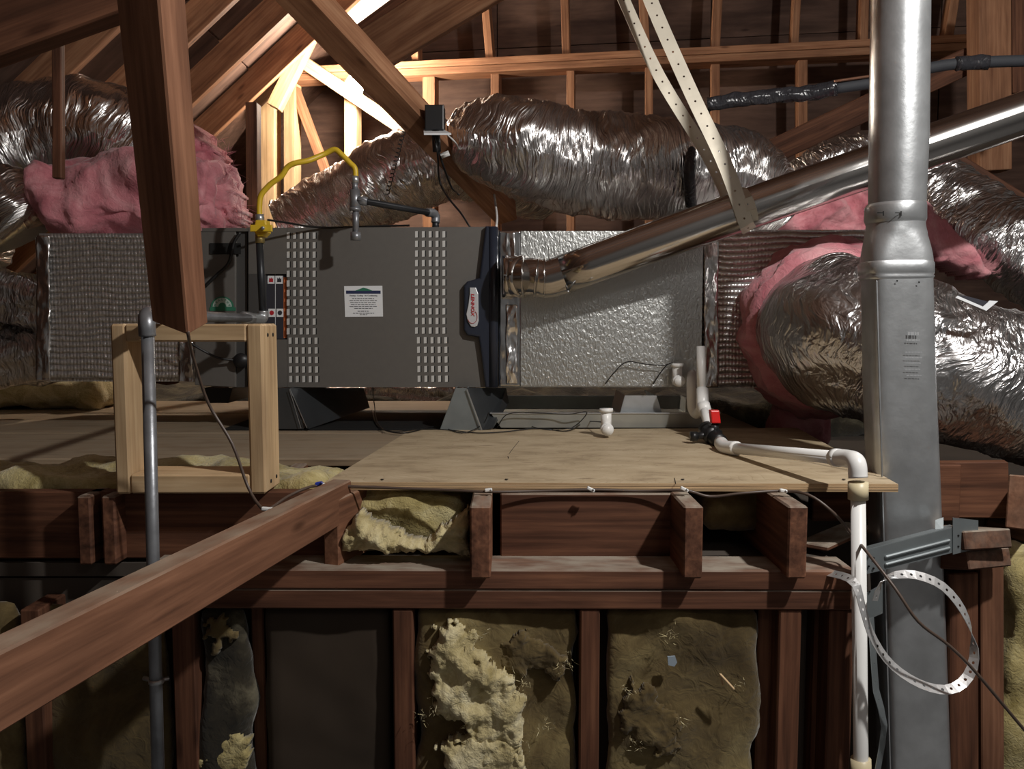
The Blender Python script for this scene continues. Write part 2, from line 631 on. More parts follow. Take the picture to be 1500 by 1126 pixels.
def duct_disp(seed, amp=0.012, ring=0.045, fold=0.02):
    def f(s, c, sn):
        v = Vector((s * 9 + seed, c * 1.2, sn * 1.2))
        a = fbm(v, 2) * fold * .7
        w = noise.noise(Vector((s * 42 + seed + fbm(Vector((s * 3, c * .8 + seed, sn * .8)), 2) * 3.5, c * 1.1, sn * 1.1)))
        rdg = (1 - abs(w) * 2) * amp * 0.42
        # sag between wire hoops
        hoop = abs(math.sin(s * PI / ring)) * amp * 0.35
        return a + rdg - hoop
    return f


def puff(name, lo, hi, mat, parent=None, res=0.02, rad=0.04, amp=0.012, scale=9, seed=0, Mw=None):
    """soft rounded block with displaced surface"""
    lo, hi = Vector(lo), Vector(hi)
    d = hi - lo
    c = (lo + hi) / 2
    nx, ny, nz = [max(2, min(140, int(round(x / res)))) for x in d]
    bm = bmesh.new()
    idx = {}

    def vert(i, j, k):
        key = (i, j, k)
        if key not in idx:
            p = Vector((lo.x + d.x * i / nx, lo.y + d.y * j / ny, lo.z + d.z * k / nz))
            r = min(rad, min(d) / 2 - 1e-4)
            q = Vector((max(lo.x + r, min(hi.x - r, p.x)), max(lo.y + r, min(hi.y - r, p.y)), max(lo.z + r, min(hi.z - r, p.z))))
            dd = p - q
            nrm = dd.normalized() if dd.length > 1e-9 else (p - c).normalized()
            p2 = q + nrm * r if dd.length > 1e-9 else p
            p2 = p2 + nrm * (fbm(p * scale + Vector((seed, seed, seed)), 5) * amp)
            idx[key] = bm.verts.new(p2)
        return idx[key]
    for (A, B, fixed) in ((0, 1, 2), (1, 2, 0), (2, 0, 1)):
        n = (nx, ny, nz)
        for side in (0, n[fixed]):
            for a in range(n[A]):
                for b in range(n[B]):
                    q = []
                    for (da, db) in ((0, 0), (1, 0), (1, 1), (0, 1)):
                        ijk = [0, 0, 0]
                        ijk[A] = a + da
                        ijk[B] = b + db
                        ijk[fixed] = side
                        q.append(vert(*ijk))
                    if side == 0: q.reverse()
                    bm.faces.new(q)
    return frombm(name, bm, mat, parent, True, None)


def inside(p, poly):
    x, y = p
    c = False
    n = len(poly)
    for i in range(n):
        x1, y1 = poly[i]
        x2, y2 = poly[(i + 1) % n]
        if (y1 > y) != (y2 > y) and x < (x2 - x1) * (y - y1) / (y2 - y1) + x1:
            c = not c
    return c


def segd(p, a, b):
    ax, ay = a
    bx, by = b
    dx, dy = bx - ax, by - ay
    t = max(0, min(1, ((p[0] - ax) * dx + (p[1] - ay) * dy) / (dx * dx + dy * dy + 1e-9)))
    return math.hypot(p[0] - ax - dx * t, p[1] - ay - dy * t)


def relief(name, poly, Y, H, mat, parent=None, step=4, edge=25, rag=8, seed=0, back=0.02, rough=0.5):
    """lump of wool standing proud of depth Y: outline in pixels, bulging H metres to the viewer"""
    xs = [p[0] for p in poly]
    ys = [p[1] for p in poly]
    x0, x1, y0, y1 = min(xs) - rag, max(xs) + rag, min(ys) - rag, max(ys) + rag
    nx, ny = int((x1 - x0) / step) + 1, int((y1 - y0) / step) + 1
    hgt = {}
    for i in range(nx + 1):
        for j in range(ny + 1):
            x, y = x0 + i * step, y0 + j * step
            wx = x + rag * fbm(Vector((x * 0.05, y * 0.05, seed)), 5)
            wy = y + rag * fbm(Vector((x * 0.05, y * 0.05, seed + 9)), 5)
            if inside((wx, wy), poly):
                d = min(segd((wx, wy), poly[k], poly[(k + 1) % len(poly)]) for k in range(len(poly)))
                e = math.sqrt(1 - (1 - min(1, d / edge)) ** 2)
                hgt[(i, j)] = H * e * (1 - rough / 2 + rough * fbm(Vector((x * 0.02, y * 0.02, seed + 3)), 5))
    verts, faces, vi = [], [], {}
    for (i, j), h in hgt.items():
        vi[(i, j)] = len(verts)
        verts.append(P(x0 + i * step, y0 + j * step, Y) + Vector((0, -h, 0)))
    nb = len(verts)
    for (i, j) in list(hgt):
        verts.append(P(x0 + i * step, y0 + j * step, Y) + Vector((0, back, 0)))
    edges = {}
    for (i, j) in hgt:
        ks = [(i, j), (i + 1, j), (i + 1, j + 1), (i, j + 1)]
        if all(k in vi for k in ks):
            f = [vi[k] for k in ks]
            faces.append(tuple(reversed(f)))
            faces.append(tuple(q + nb for q in f))
            for a in range(4):
                e = (f[a], f[(a + 1) % 4])
                edges[e] = 1
    for (a, b) in list(edges):
        if (b, a) not in edges:
            faces.append((a, b, b + nb, a + nb))
    return mesh(name, verts, faces, mat, parent, True)


def fibres(name, pts, mat, parent, n=200, ln=0.02, seed=1):
    rnd = random.Random(seed)
    verts, faces = [], []
    for _ in range(n):
        p = rnd.choice(pts)
        q = Vector(p) + Vector((rnd.gauss(0, .008), rnd.gauss(0, .008), rnd.gauss(0, .008)))
        d = Vector((rnd.gauss(0, 1), rnd.gauss(0, 1), rnd.gauss(0, 1))).normalized()
        e = Vector((rnd.gauss(0, 1), rnd.gauss(0, 1), rnd.gauss(0, 1))).normalized()
        l = ln * rnd.uniform(.5, 1.5)
        wv = d.cross(e).normalized() * 0.0005
        b0 = len(verts)
        a, b, c = q, q + d * l * .5 + e * l * .1, q + d * l + e * l * .35
        verts += [a - wv, a + wv, b - wv, b + wv, c]
        faces += [(b0, b0 + 1, b0 + 3, b0 + 2), (b0 + 2, b0 + 3, b0 + 4)]
    o = mesh(name, verts, faces, mat, parent)
    o['kind'] = 'stuff'
    return o


def ribbon(name, pts, width, wdir, mat, parent=None, pitch=0.03, hole=0.004, thick=0.0012, n=10, every=1, wfun=None):
    """metal strap with real punched holes; wdir gives the across direction"""
    path, L = resample(catmull(pts, n), pitch)
    fr = frames(path)
    verts, faces = [], []
    W = Vector(wdir)

    def at(i, s, t):
        a, b = path[i], path[i + 1]
        wa = (W if not wfun else wfun(i / (len(path) - 1)))
        wb = (W if not wfun else wfun((i + 1) / (len(path) - 1)))
        wa = (wa - fr[i][0] * wa.dot(fr[i][0])).normalized()
        wb = (wb - fr[i + 1][0] * wb.dot(fr[i + 1][0])).normalized()
        return a.lerp(b, s) + wa.lerp(wb, s) * width * t
    for i in range(len(path) - 1):
        Lc = (path[i + 1] - path[i]).length
        outer = [(0, -.5), (.5, -.5), (1, -.5), (1, 0), (1, .5), (.5, .5), (0, .5), (0, 0)]
        b0 = len(verts)
        for (s, t) in outer: verts.append(at(i, s, t))
        if i % every == 0:
            angs = [225, 270, 315, 0, 45, 90, 135, 180]
            for a in angs:
                ar = math.radians(a)
                verts.append(at(i, .5 + math.cos(ar) * hole / Lc, math.sin(ar) * hole / width))
            for k in range(8):
                k2 = (k + 1) % 8
                faces.append((b0 + k, b0 + k2, b0 + 8 + k2, b0 + 8 + k))
        else:
            faces.append(tuple(b0 + k for k in range(8)))
    o = mesh(name, verts, faces, mat, parent)
    md = o.modifiers.new('thickness', 'SOLIDIFY')
    md.thickness = thick
    return o


def wire(name, pts, r, mat, parent=None, n=6, seg=6):
    return tube(name, pts, r, mat, parent, seg=seg, n=n)


def text(name, s, size, loc, mat, parent=None, rot=(PI / 2, 0, 0), ext=0.0004, align='CENTER', sx=1.0, bold=0.0, shear=0.0):
    cu = bpy.data.curves.new(name, 'FONT')
    cu.body = s
    cu.size = size
    cu.extrude = ext
    cu.offset = bold
    cu.shear = shear
    cu.align_x = align
    cu.align_y = 'CENTER'
    cu.materials.append(mat)
    o = bpy.data.objects.new(name, cu)
    from mathutils import Euler
    Mw = Matrix.Translation(Vector(loc)) @ Euler(rot).to_matrix().to_4x4() @ Matrix.Diagonal((sx, 1, 1, 1))
    COL.objects.link(o)
    bpy.context.view_layer.update()
    me = bpy.data.meshes.new_from_object(o.evaluated_get(bpy.context.evaluated_depsgraph_get()))
    bpy.data.objects.remove(o)
    if not me.materials: me.materials.append(mat)
    return link(bpy.data.objects.new(name, me), Mw, parent)


# ================================================================== SETTING
Z = lambda dz: CZ + dz          # heights relative to the eye
DECK = Z(-0.30)
# --- upper attic floor: gypsum below the joists
def slabz(name, pts, z0, z1, mat):
    n = len(pts)
    V = [(x, y, z1) for x, y in pts] + [(x, y, z0) for x, y in pts]
    return mesh(name, V, [tuple(range(n)), tuple(reversed(range(n, 2 * n)))] + [(i, i + n, (i + 1) % n + n, (i + 1) % n) for i in range(n)], mat)


xk = P(1258, 870, 1.40).x
fl = slabz('floor', [(-3.4, 1.50), (xk, 1.50), (xk, 1.88), (3.6, 1.88), (3.6, 5.5), (-3.4, 5.5)], Z(-.47), Z(-.445), M['drywall'])
tag(fl, kind='structure')
lowf = box('floor_lower', (-3.4, -1.9, -0.05), (3.6, 1.62, 0.0), M['greywall'])
tag(lowf, kind='structure')


# back wall, turned a little: nearer on the right
def WB(px, py, off=0.0):
    Y = 4.65 - (px - 435) / 832.0 * 0.46 + off
    return P(px, py, Y)


wb0, wb1 = WB(-200, 500, 0.10), WB(1700, 500, 0.10)
dirw = (wb1 - wb0)
dirw.z = 0
ang = math.atan2(dirw.y, dirw.x)
dw = dirw.normalized()
nw = Vector((-dw.y, dw.x, 0))
a0 = Vector((wb0.x, wb0.y, 0)) - dw * 1.0
Lw = dirw.length + 2.0


def wq(s0, s1, z0, z1, t0, t1, name, mat, parent=None):
    v = []
    for t in (t0, t1):
        for (s, z) in ((s0, z0), (s1, z0), (s1, z1), (s0, z1)):
            v.append(a0 + dw * s + nw * t + Vector((0, 0, z)))
    f = [(0, 1, 2, 3), (7, 6, 5, 4), (0, 4, 5, 1), (1, 5, 6, 2), (2, 6, 7, 3), (3, 7, 4, 0)]
    c = sum(v, Vector()) / 8
    R = Matrix.Translation(c) @ Matrix.Rotation(ang, 4, 'Z')
    Ri = R.inverted()
    return mesh(name, [Ri @ q for q in v], f, mat, parent, Mw=R)


wallb = wq(0, Lw, Z(-0.6), Z(4.2), 0.48, 0.52, 'wall_back', M['sheath'])
tag(wallb, kind='structure')
# sheathing panels with recessed joints
s = 0.0
rr = random.Random(3)
while s < Lw - 0.1:
    for (z0, z1) in ((-0.55, 0.38), (0.385, 1.585), (1.59, 2.79), (2.795, 4.0)):
        wq(s, min(Lw, s + 1.214), Z(z0), Z(z1), 0.45 + rr.uniform(0, .004), 0.478, 'sheathing_panel', M['sheath'], wallb)
    s += 1.22
# studs of the back wall below the double plate
def wstud(px0, px1, py0, py1, px0b=None, px1b=None, mat='fram', name='stud', dep=0.09):
    cx0 = (px0 + px1) / 2
    cx1 = ((px0b if px0b is not None else px0) + (px1b if px1b is not None else px1)) / 2
    a, b = WB(cx0, py0, dep / 2), WB(cx1, py1, dep / 2)
    wpx = abs(px1 - px0) * a.y / F
    return board(name, a, b, dep, wpx, M[mat], wallb, up=dw)


for (x0, x1, y0, y1) in ((383, 407, 150, 560), (420, 437, 118, 560), (508, 526, 108, 560), (622, 640, 110, 560), (721, 733, 108, 560),
                         (831, 842, 104, 560), (945, 956, 100, 560), (1041, 1053, 96, 560), (1167, 1180, 90, 560),
                         (1290, 1302, 80, 560)):
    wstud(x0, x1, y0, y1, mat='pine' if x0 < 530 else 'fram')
for (x0, x1, y1, xb) in ((703, 714, 88, 719), (823, 834, 84, 830), (935, 947, 80, 946), (1050, 1062, 75, 1047), (1166, 1176, 70, 1162),
                         (1262, 1273, 66, 1262), (606, 616, 92, 611), (1400, 1412, 60, 1385)):
    wstud(x0 - 2, x1 - 2, -60, y1, xb - 5, xb + 5)
# double plate
for (ya, yb, t) in ((103, 63, 'top'), (113.5, 75, 'low')):
    a, b = WB(420, ya + 5, 0.03), WB(1420, 56 + 5 + (12 if t == 'low' else 0), 0.03)
    board('plate', a, b, 0.12, 0.036, M['fram'], wallb)
# --- ceiling: left roof slope with rafters
mslope, cc = 0.9, 2.37
RX = 1.25


def roofz(x):
    return Z(cc + mslope * x) if x < RX else Z(cc + mslope * RX - mslope * 0.7 * (x - RX))


ce = mesh('ceiling', [(-3.4, -1.9, roofz(-3.4) + .05), (-3.4, 5.6, roofz(-3.4) + .05), (RX, 5.6, roofz(RX) + .05), (RX, -1.9, roofz(RX) + .05),
                      (3.6, 5.6, roofz(3.6) + .05), (3.6, -1.9, roofz(3.6) + .05),
                      (-3.4, -1.9, roofz(-3.4) + .09), (-3.4, 5.6, roofz(-3.4) + .09), (RX, 5.6, roofz(RX) + .09), (RX, -1.9, roofz(RX) + .09),
                      (3.6, 5.6, roofz(3.6) + .09), (3.6, -1.9, roofz(3.6) + .09)],
          [(0, 1, 2, 3), (3, 2, 4, 5), (6, 9, 8, 7), (9, 11, 10, 8)], M['sheath'])
tag(ce, kind='structure')
sl = math.atan(mslope)
for yy in (-1.2, -0.4, 0.45, 1.25, 2.05, 2.58, 2.99, 3.4, 3.81, 4.22):
    a = Vector((-3.2, yy, roofz(-3.2) - 0.02))
    b = Vector((RX, yy, roofz(RX) - 0.02))
    board('rafter', a, b, 0.036, 0.14, M['fram'], ce, up=(-0.7, 0, 1))
for yy in (0.2, 1.0, 1.8):
    board('rafter', (RX, yy, roofz(RX) - 0.02), (3.5, yy, roofz(3.5) - 0.02), 0.036, 0.14, M['fram'], ce)
for yy in [-1.8 + .9 * i for i in range(7)]:
    n3 = 0
    for xx in [-3.3 + 1.0 * k for k in range(4)]:
        a = Vector((xx, yy + .45, roofz(xx) + .045 + rr.uniform(0, .004)))
        b = Vector((xx + .995, yy + .45, roofz(xx + .995) + .045))
        board('sheathing_panel', a, b, 0.894, 0.012, M['sheath'], ce, up=(-0.7, 0, 1), bev=0)
# side, rear walls
tag(box('wall_left', (-3.45, -1.9, 0), (-3.4, 5.6, Z(1.2)), M['sheath']), kind='structure')
tag(box('wall_right', (3.6, -1.9, 0), (3.65, 5.6, Z(2.2)), M['greywall']), kind='structure')
tag(box('wall_rear', (-3.4, -1.95, 0), (3.6, -1.9, Z(3.6)), M['greywall']), kind='structure')

# --- knee wall under the platform edge
YF = 1.40
kw = box('wall_front', (-1.9, 1.505, 0), (xk, 1.53, Z(-0.475)), M['drywall'])
tag(kw, kind='structure')
xr = P(1258, 870, YF).x
pl = P(205, 870, YF).x
board('top_plate', (pl, YF + .057, Z(-.447)), (xr, YF + .055, Z(-.450)), 0.09, 0.035, M['olddust'], kw)
board('top_plate', (pl, YF + .059, Z(-.483)), (xr + .001, YF + .057, Z(-.486)), 0.09, 0.035, M['olddust'], kw)


def kstud(px, wpx, mat='old', dy=0.0, py=1010):
    c = P(px, py, YF + dy)
    board('stud', (c.x, YF + dy + .060, 0.0), (c.x, YF + dy + .060, Z(-.504)), wpx * YF / F, 0.088, M[mat], kw, up=(0, 1, 0))


for (px, wpx) in ((40, 30), (265, 34), (589, 31), (865, 30), (1160, 34), (1236, 38)):
    kstud(px, wpx)
kstud(1125, 26, dy=.04)
kstud(375, 20, dy=.05)
kstud(1205, 20, dy=.05)

# insulation in the bays
def bay(px0, px1, mat, label, amp=.02, dy=.03, seed=0, top=895):
    a, b = P(px0, 1000, YF + dy), P(px1, 1000, YF + dy)
    o = puff('insulation_batt', (a.x, YF + dy, 0.02), (b.x, 1.47, Z(-.505)), M[mat], res=.016, rad=.025, amp=amp, scale=7, seed=seed)
    return tag(o, label, 'insulation')


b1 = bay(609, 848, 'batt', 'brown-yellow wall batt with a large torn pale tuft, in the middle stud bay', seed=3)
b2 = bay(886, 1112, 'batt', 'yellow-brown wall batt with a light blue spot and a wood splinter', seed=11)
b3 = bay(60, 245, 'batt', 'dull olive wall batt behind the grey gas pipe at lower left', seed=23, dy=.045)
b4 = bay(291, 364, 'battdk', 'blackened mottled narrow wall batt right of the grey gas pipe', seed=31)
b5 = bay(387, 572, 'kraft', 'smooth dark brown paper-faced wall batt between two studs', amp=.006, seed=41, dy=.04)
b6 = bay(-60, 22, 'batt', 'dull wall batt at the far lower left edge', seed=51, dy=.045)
T1 = [(640, 915), (660, 903), (690, 925), (700, 950), (740, 975), (765, 1015), (772, 1070), (768, 1100), (778, 1140), (690, 1140), (700, 1100), (660, 1085), (690, 1060), (650, 1045), (622, 1040), (640, 1025), (625, 990), (632, 950)]
relief('torn_tuft', T1, YF + .025, .035, M['tuft'], b1, step=2, edge=22, rag=14, seed=4)
T2 = [(730, 940), (770, 925), (800, 945), (832, 965), (828, 995), (805, 990), (780, 975), (762, 1000), (740, 975)]
relief('torn_tuft', T2, YF + .028, .016, M['batt'], b1, step=2, edge=12, rag=16, seed=8)
T3 = [(640, 1085), (700, 1080), (760, 1085), (775, 1150), (650, 1150)]
relief('torn_tuft', T3, YF + .01, .02, M['tuft'], b1, step=2, edge=22, rag=14, seed=14)
T4 = [(905, 1020), (925, 1000), (960, 1010), (985, 1040), (1000, 1060), (985, 1110), (930, 1090), (905, 1060)]
relief('torn_tuft', T4, YF + .03, .016, M['batt'], b2, step=2, edge=16, rag=16, seed=9)
fibres('loose_fibres', [P(x, y, YF + .005) for x, y in ((640, 1040), (830, 970), (800, 1060), (700, 930), (765, 1000), (625, 1050), (770, 1090), (690, 1070))], M['tuft'], b1, 160, .010)
fibres('loose_fibres', [P(x, y, YF + .005) for x, y in ((920, 1010), (1000, 1060), (985, 930), (930, 1090), (1080, 1000))], M['tuft'], b2, 90, .009, 5)
T5 = [(305, 1080), (320, 1060), (350, 1075), (370, 1085), (365, 1130), (300, 1135)]
relief('torn_tuft', T5, YF + .03, .014, M['yel'], b4, step=3, edge=10, rag=20, seed=19)
T6 = [(20 + 280, 905), (335, 900), (345, 940), (310, 960)]
relief('torn_tuft', T6, YF + .03, .01, M['batt'], b4, step=3, edge=10, rag=20, seed=29)
prism('blue_spot', [(978, 962), (989, 961), (992, 970), (988, 976), (979, 974)], YF + .012, .004, plain('faded_blue', (0.30, 0.36, 0.42), .7), b2)['label'] = 'small faded light blue spot'
sp = empty('wood_splinter', P(1063, 1000, YF + .0), 'small pale wood splinter stuck in the wool below the platform', 'splinter')
board('stick', P(1054, 986, YF + .0), P(1076, 1010, YF + .0), .006, .004, M['pine'], sp)
board('barb', P(1055, 988, YF + .0), P(1059, 1003, YF + .006), .004, .003, M['pine'], sp)

# --- joists, header, blocking at the platform edge (parts of the floor)
JT, JH = Z(-.312), .125


def joist(pxl, wpx, Yf=1.380, back=3.0, mat='olddust', top=JT, h=JH, parent=fl):
    c = P(pxl + wpx / 2, 790, Yf)
    board('joist', (c.x, Yf, top - h / 2), (c.x, Yf + back, top - h / 2), wpx * Yf / F, h, M[mat], parent, bev=.003)


joist(688, 31)
joist(1001, 29)
joist(1154, 29)
joist(114, 20, 1.46, .08)
joist(150, 20, 1.46, .10)
for px in (-150, 380, 520):
    joist(px, 24, 1.55, 3.0)
hx0, hx1 = P(-250, 760, 1.50).x, P(690, 760, 1.5).x
board('header', (P(-250, 760, 1.52).x, 1.515, JT - JH / 2), (P(500, 760, 1.52).x, 1.515, JT - JH / 2), .03, JH, M['old'], fl)
board('blocking', (P(733, 770, 1.51).x, 1.512, JT - JH / 2 - .002), (P(1003, 770, 1.51).x, 1.512, JT - JH / 2 - .002), .03, JH - .002, M['olddust'], fl)
board('blocking', (P(1186, 770, 1.8).x, 1.8, JT - JH / 2), (P(1400, 770, 1.8).x, 1.8, JT - JH / 2), .03, JH, M['old'], fl)
board('header', (P(505, 760, 1.56).x, 1.44, JT - JH / 2), (P(522, 760, 1.5).x, 1.56, JT - JH / 2), .03, JH, M['red'], fl)

# wool lying in the joist bays
o = relief('insulation_tuft', [(500, 800), (515, 760), (530, 745), (560, 765), (590, 782), (625, 790), (640, 775), (665, 760), (690, 740), (690, 806), (500, 806)], 1.47, .05, M['tuft'], step=2, edge=20, rag=8, seed=2)
tag(o, 'bright torn yellow insulation lump on the plate under the plywood edge', 'insulation')
o = puff('insulation_batt', (P(512, 760, 1.53).x, 1.53, Z(-.436)), (P(688, 760, 1.53).x, 2.0, Z(-.318)), M['yel'], res=.014, rad=.03, amp=.022, scale=10, seed=5)
tag(o, 'yellow insulation filling the joist bay under the plywood, behind a torn lump', 'insulation')
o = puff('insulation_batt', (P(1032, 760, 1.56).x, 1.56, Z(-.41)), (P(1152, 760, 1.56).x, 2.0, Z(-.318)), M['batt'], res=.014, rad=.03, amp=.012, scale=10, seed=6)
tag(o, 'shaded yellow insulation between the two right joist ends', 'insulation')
o = puff('insulation_batt', (P(-120, 690, 1.6).x, 1.54, Z(-.40)), (P(500, 690, 1.66).x, 1.74, Z(-.292)), M['yel'], res=.014, rad=.03, amp=.025, scale=9, seed=16)
tag(o, 'strip of yellow-green insulation lying along the left board edge behind the small frame', 'insulation')
o = puff('insulation_batt', (P(-200, 580, 2.9).x, 2.78, Z(-.288)), (P(165, 580, 2.9).x, 3.1, Z(-.195)), M['tuft'], res=.02, rad=.04, amp=.03, scale=6, seed=26)
tag(o, 'rolled yellow insulation batt on the deck under the left foil-wrapped plenum', 'insulation')

# --- deck boards behind (parts of the floor)
zt = DECK - .009
def deckboard(y0, y1, x0=-2.2, x1=2.4):
    board('floor_board', (x0, (y0 + y1) / 2, zt - .002), (x1, (y0 + y1) / 2, zt - .002 + rr.uniform(-.001, .001)), (y1 - y0) - .012, .018, M['deck'], fl)
yA = G(300, 671, DECK).y
yB = G(300, 633, DECK).y
yC = G(300, 604, DECK).y
deckboard(yA, yB, x1=P(1180, 640, 2.0).x)
deckboard(yB, yC, x1=P(1075, 600, 2.6).x)
deckboard(yC, yC + .42, x1=P(1050, 600, 2.8).x)
o = puff('insulation_batt', (-2.6, yC + .46, Z(-.44)), (2.6, 4.1, Z(-.30)), M['battdk'], res=.04, rad=.05, amp=.05, scale=4, seed=71)  # dark wool put in for the unlit void behind the furnace
tag(o, 'dark insulation added for the dark void on the attic floor behind the furnace', 'insulation')

# ================================================================== PLYWOOD SHEET
pf = [G(476, 708, DECK), G(1315, 711, DECK), G(1168, 628, DECK), G(602, 631, DECK)]
t = .0155
top = [Vector((p.x, p.y, DECK + .004)) for p in pf]
ply = empty('plywood_sheet', (top[0] + top[2]) / 2 - Vector((0, 0, t)), 'large pale plywood sheet laid on the joists in front of the furnace', 'plywood')
v = [p - Vector((0, 0, .001)) for p in top] + [p - Vector((0, 0, t - .001)) for p in top]
NL = 1
f = [(0, 1, 2, 3), (7, 6, 5, 4)]
c = sum(v, Vector()) / 8
mesh('face_sheet', v, f + [(0, 4, 5, 1), (1, 5, 6, 2), (2, 6, 7, 3), (3, 7, 4, 0)], [M['ply']], ply)
# laminated edge: plies proud of one another
for k in range(5):
    z0 = top[0].z - .001 - k * (t - .001) / 5
    e0, e1, e2 = top[0], top[1], top[2]
    board('ply_layer', Vector((e0.x, e0.y - .0004 - .0006 * (k % 2), z0 - .0014)), Vector((e1.x, e1.y - .0004 - .0006 * (k % 2), z0 - .0014)), .004, .0026, M['plyedge' if k % 2 else 'pine'], ply, bev=0)
for (x, y) in ((1236, 702), (1000, 702), (742, 702), (560, 702)):
    g = G(x, y, top[0].z + .0004)
    tube('nail_head', [g, g + Vector((0, 0, .0008))], .0035, M['dark'], ply, seg=8, n=1)
for pts in ([(760, 646), (752, 656), (746, 664)], [(744, 668), (745, 671)], [(990, 709), (989, 704), (988, 700)]):
    wire('split', [G(x, y, top[0].z - .0002) for x, y in pts], .0006, M['dark'], ply, seg=4)

# ================================================================== SMALL 2x4 FRAME
YFr = 1.45
fr_ = empty('wooden_frame', P(275, 716, YFr + .04), 'pale pine box frame carrying the grey gas pipe, beside the furnace', 'frame')


def fpost(px0, px1):
    a = P(px0, 600, YFr)
    b = P(px1, 600, YFr)
    cx = (a.x + b.x) / 2
    board('post', (cx, YFr + .045, DECK - .006), (cx, YFr + .045, P(300, 474, YFr).z), b.x - a.x, .09, M['pine'], fr_, up=(0, 1, 0), bev=.004)
    return a.x, b.x


l0, l1 = fpost(165, 187)
r0, r1 = fpost(363, 387)
ztop = P(300, 474, YFr).z
board('rail', (l1, YFr + .045, ztop - .016), (r0, YFr + .045, ztop - .016), .09, .031, M['pine'], fr_, bev=.003)
board('rail', (l1, YFr + .045, DECK + .012), (r0, YFr + .045, DECK + .012), .09, .034, M['pine'], fr_, bev=.003)
for (yy, zz) in ((.03, ztop - .02), (.062, ztop - .02), (.03, DECK + .012), (.065, DECK + .014)):
    tube('nail_head', [(r1 - .001, YFr + yy, zz), (r1 + .0012, YFr + yy, zz)], .0035, M['dark'], fr_, seg=8, n=1)

# ================================================================== LARGE FOREGROUND TIMBERS
# 2x4 running from the header towards the viewer at lower left
A, B = Vector((-.311, 1.50, Z(-.325))), Vector((-.545, .30, Z(-.325)))
bb = board('ceiling_beam', A, B, .036, .072, M['red'])
tag(bb, 'reddish-brown timber running diagonally across the lower left foreground', 'beam')
# hanging post
a, b = P(216, -60, 1.03), P(264, 472, 1.27)
bb = board('hanging_post', a, b, .046, .068, M['red'], up=(1, -.48, 0))
tag(bb, 'reddish sawn-off timber post hanging down in front of the left plenum', 'post')
# dark beam across the top left corner
bb = board('tie_beam', P(-160, 66, 1.16), P(255, -85, 1.16), .038, .14, M['old'], up=(0, 0, 1))
tag(bb, 'dark out-of-focus timber across the top left corner of the attic', 'beam')
bb = board('hanger_strip', P(85, -60, 2.1), P(86, 262, 2.1), .02, .024, M['old'], up=(1, 0, 0))
tag(bb, 'thin dark vertical wood strip in front of the upper left duct', 'post')
# diagonal D1
bb = board('hip_beam', P(392, -60, 1.95), P(742, 312, 3.05), .078, .078, M['fram'], up=(1, 0.25, .9), roll=0.7)
tag(bb, 'long brown beam slanting down from upper left to the black switch box', 'beam')
bb = board('valley_beam', P(545, 75, 2.97), P(860, -120, 2.55), .15, .04, M['fram'], up=(0.2, 1, 0.15))
tag(bb, 'wide dark plank rising to the upper right behind the slanting brown beam', 'beam')
bb = board('valley_beam', P(525, 47, 3.05), P(700, -80, 2.85), .03, .06, M['old'], up=(0.2, 1, 0.15))
tag(bb, 'narrow dark timber along the upper edge of the wide dark plank', 'beam')
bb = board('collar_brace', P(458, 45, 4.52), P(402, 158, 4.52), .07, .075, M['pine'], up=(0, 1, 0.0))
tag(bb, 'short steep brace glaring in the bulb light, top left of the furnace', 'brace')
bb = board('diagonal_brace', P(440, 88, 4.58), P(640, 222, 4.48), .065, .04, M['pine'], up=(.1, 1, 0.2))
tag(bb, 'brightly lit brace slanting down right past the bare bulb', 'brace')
bb = board('rear_brace', P(432, 130, 4.69), P(492, 290, 4.67), .05, .04, M['fram'], up=(.1, 1, 0.2))
tag(bb, 'dim brown brace leaning behind the lit studs left of the bulb', 'brace')
bb = board('dark_post', P(371, 152, 3.4), P(374, 600, 3.4), .045, .06, M['old'], up=(0, 1, 0))
tag(bb, 'dark upright post left of the brightest lit stud', 'post')
bb = board('right_brace', P(1110, 232, 3.6), P(1420, 88, 3.3), .10, .04, M['old'], up=(.1, 1, 0.2))
tag(bb, 'dark brown brace rising to the right behind the round vertical duct', 'brace')
# posts at upper right
for (x0, x1, mt, lab) in ((1425, 1470, 'fram', 'upright timber post at upper right behind the shiny flue'), (1472, 1500, 'old', 'upright timber post touching the upper right edge')):
    a, b = P((x0 + x1) / 2, -60, 3.2), P((x0 + x1) / 2 + 2, 252 if x0 == 1425 else 140, 3.2)
    bb = board('upright_post', a, b, .09, (x1 - x0) * 3.2 / F, M[mt], up=(1, 0, 0))
    tag(bb, lab, 'post')
bb = board('lower_timber', P(1380, 238, 3.0), P(1560, 350, 2.9), .10, .05, M['old'], up=(.1, 1, 0.2))
tag(bb, 'brown timber slanting down behind the upper right foil duct', 'beam')

# white board added for the bright patch, blown out by the added ridge light
wbd = board('glare_panel', P(455, -25, 4.42), P(610, -25, 4.42), .56, .02, M['whiteboard'], up=(0, 1, .1), bev=.002)
tag(wbd, 'white panel added for the glare between the two crossing beams at the top', 'panel')

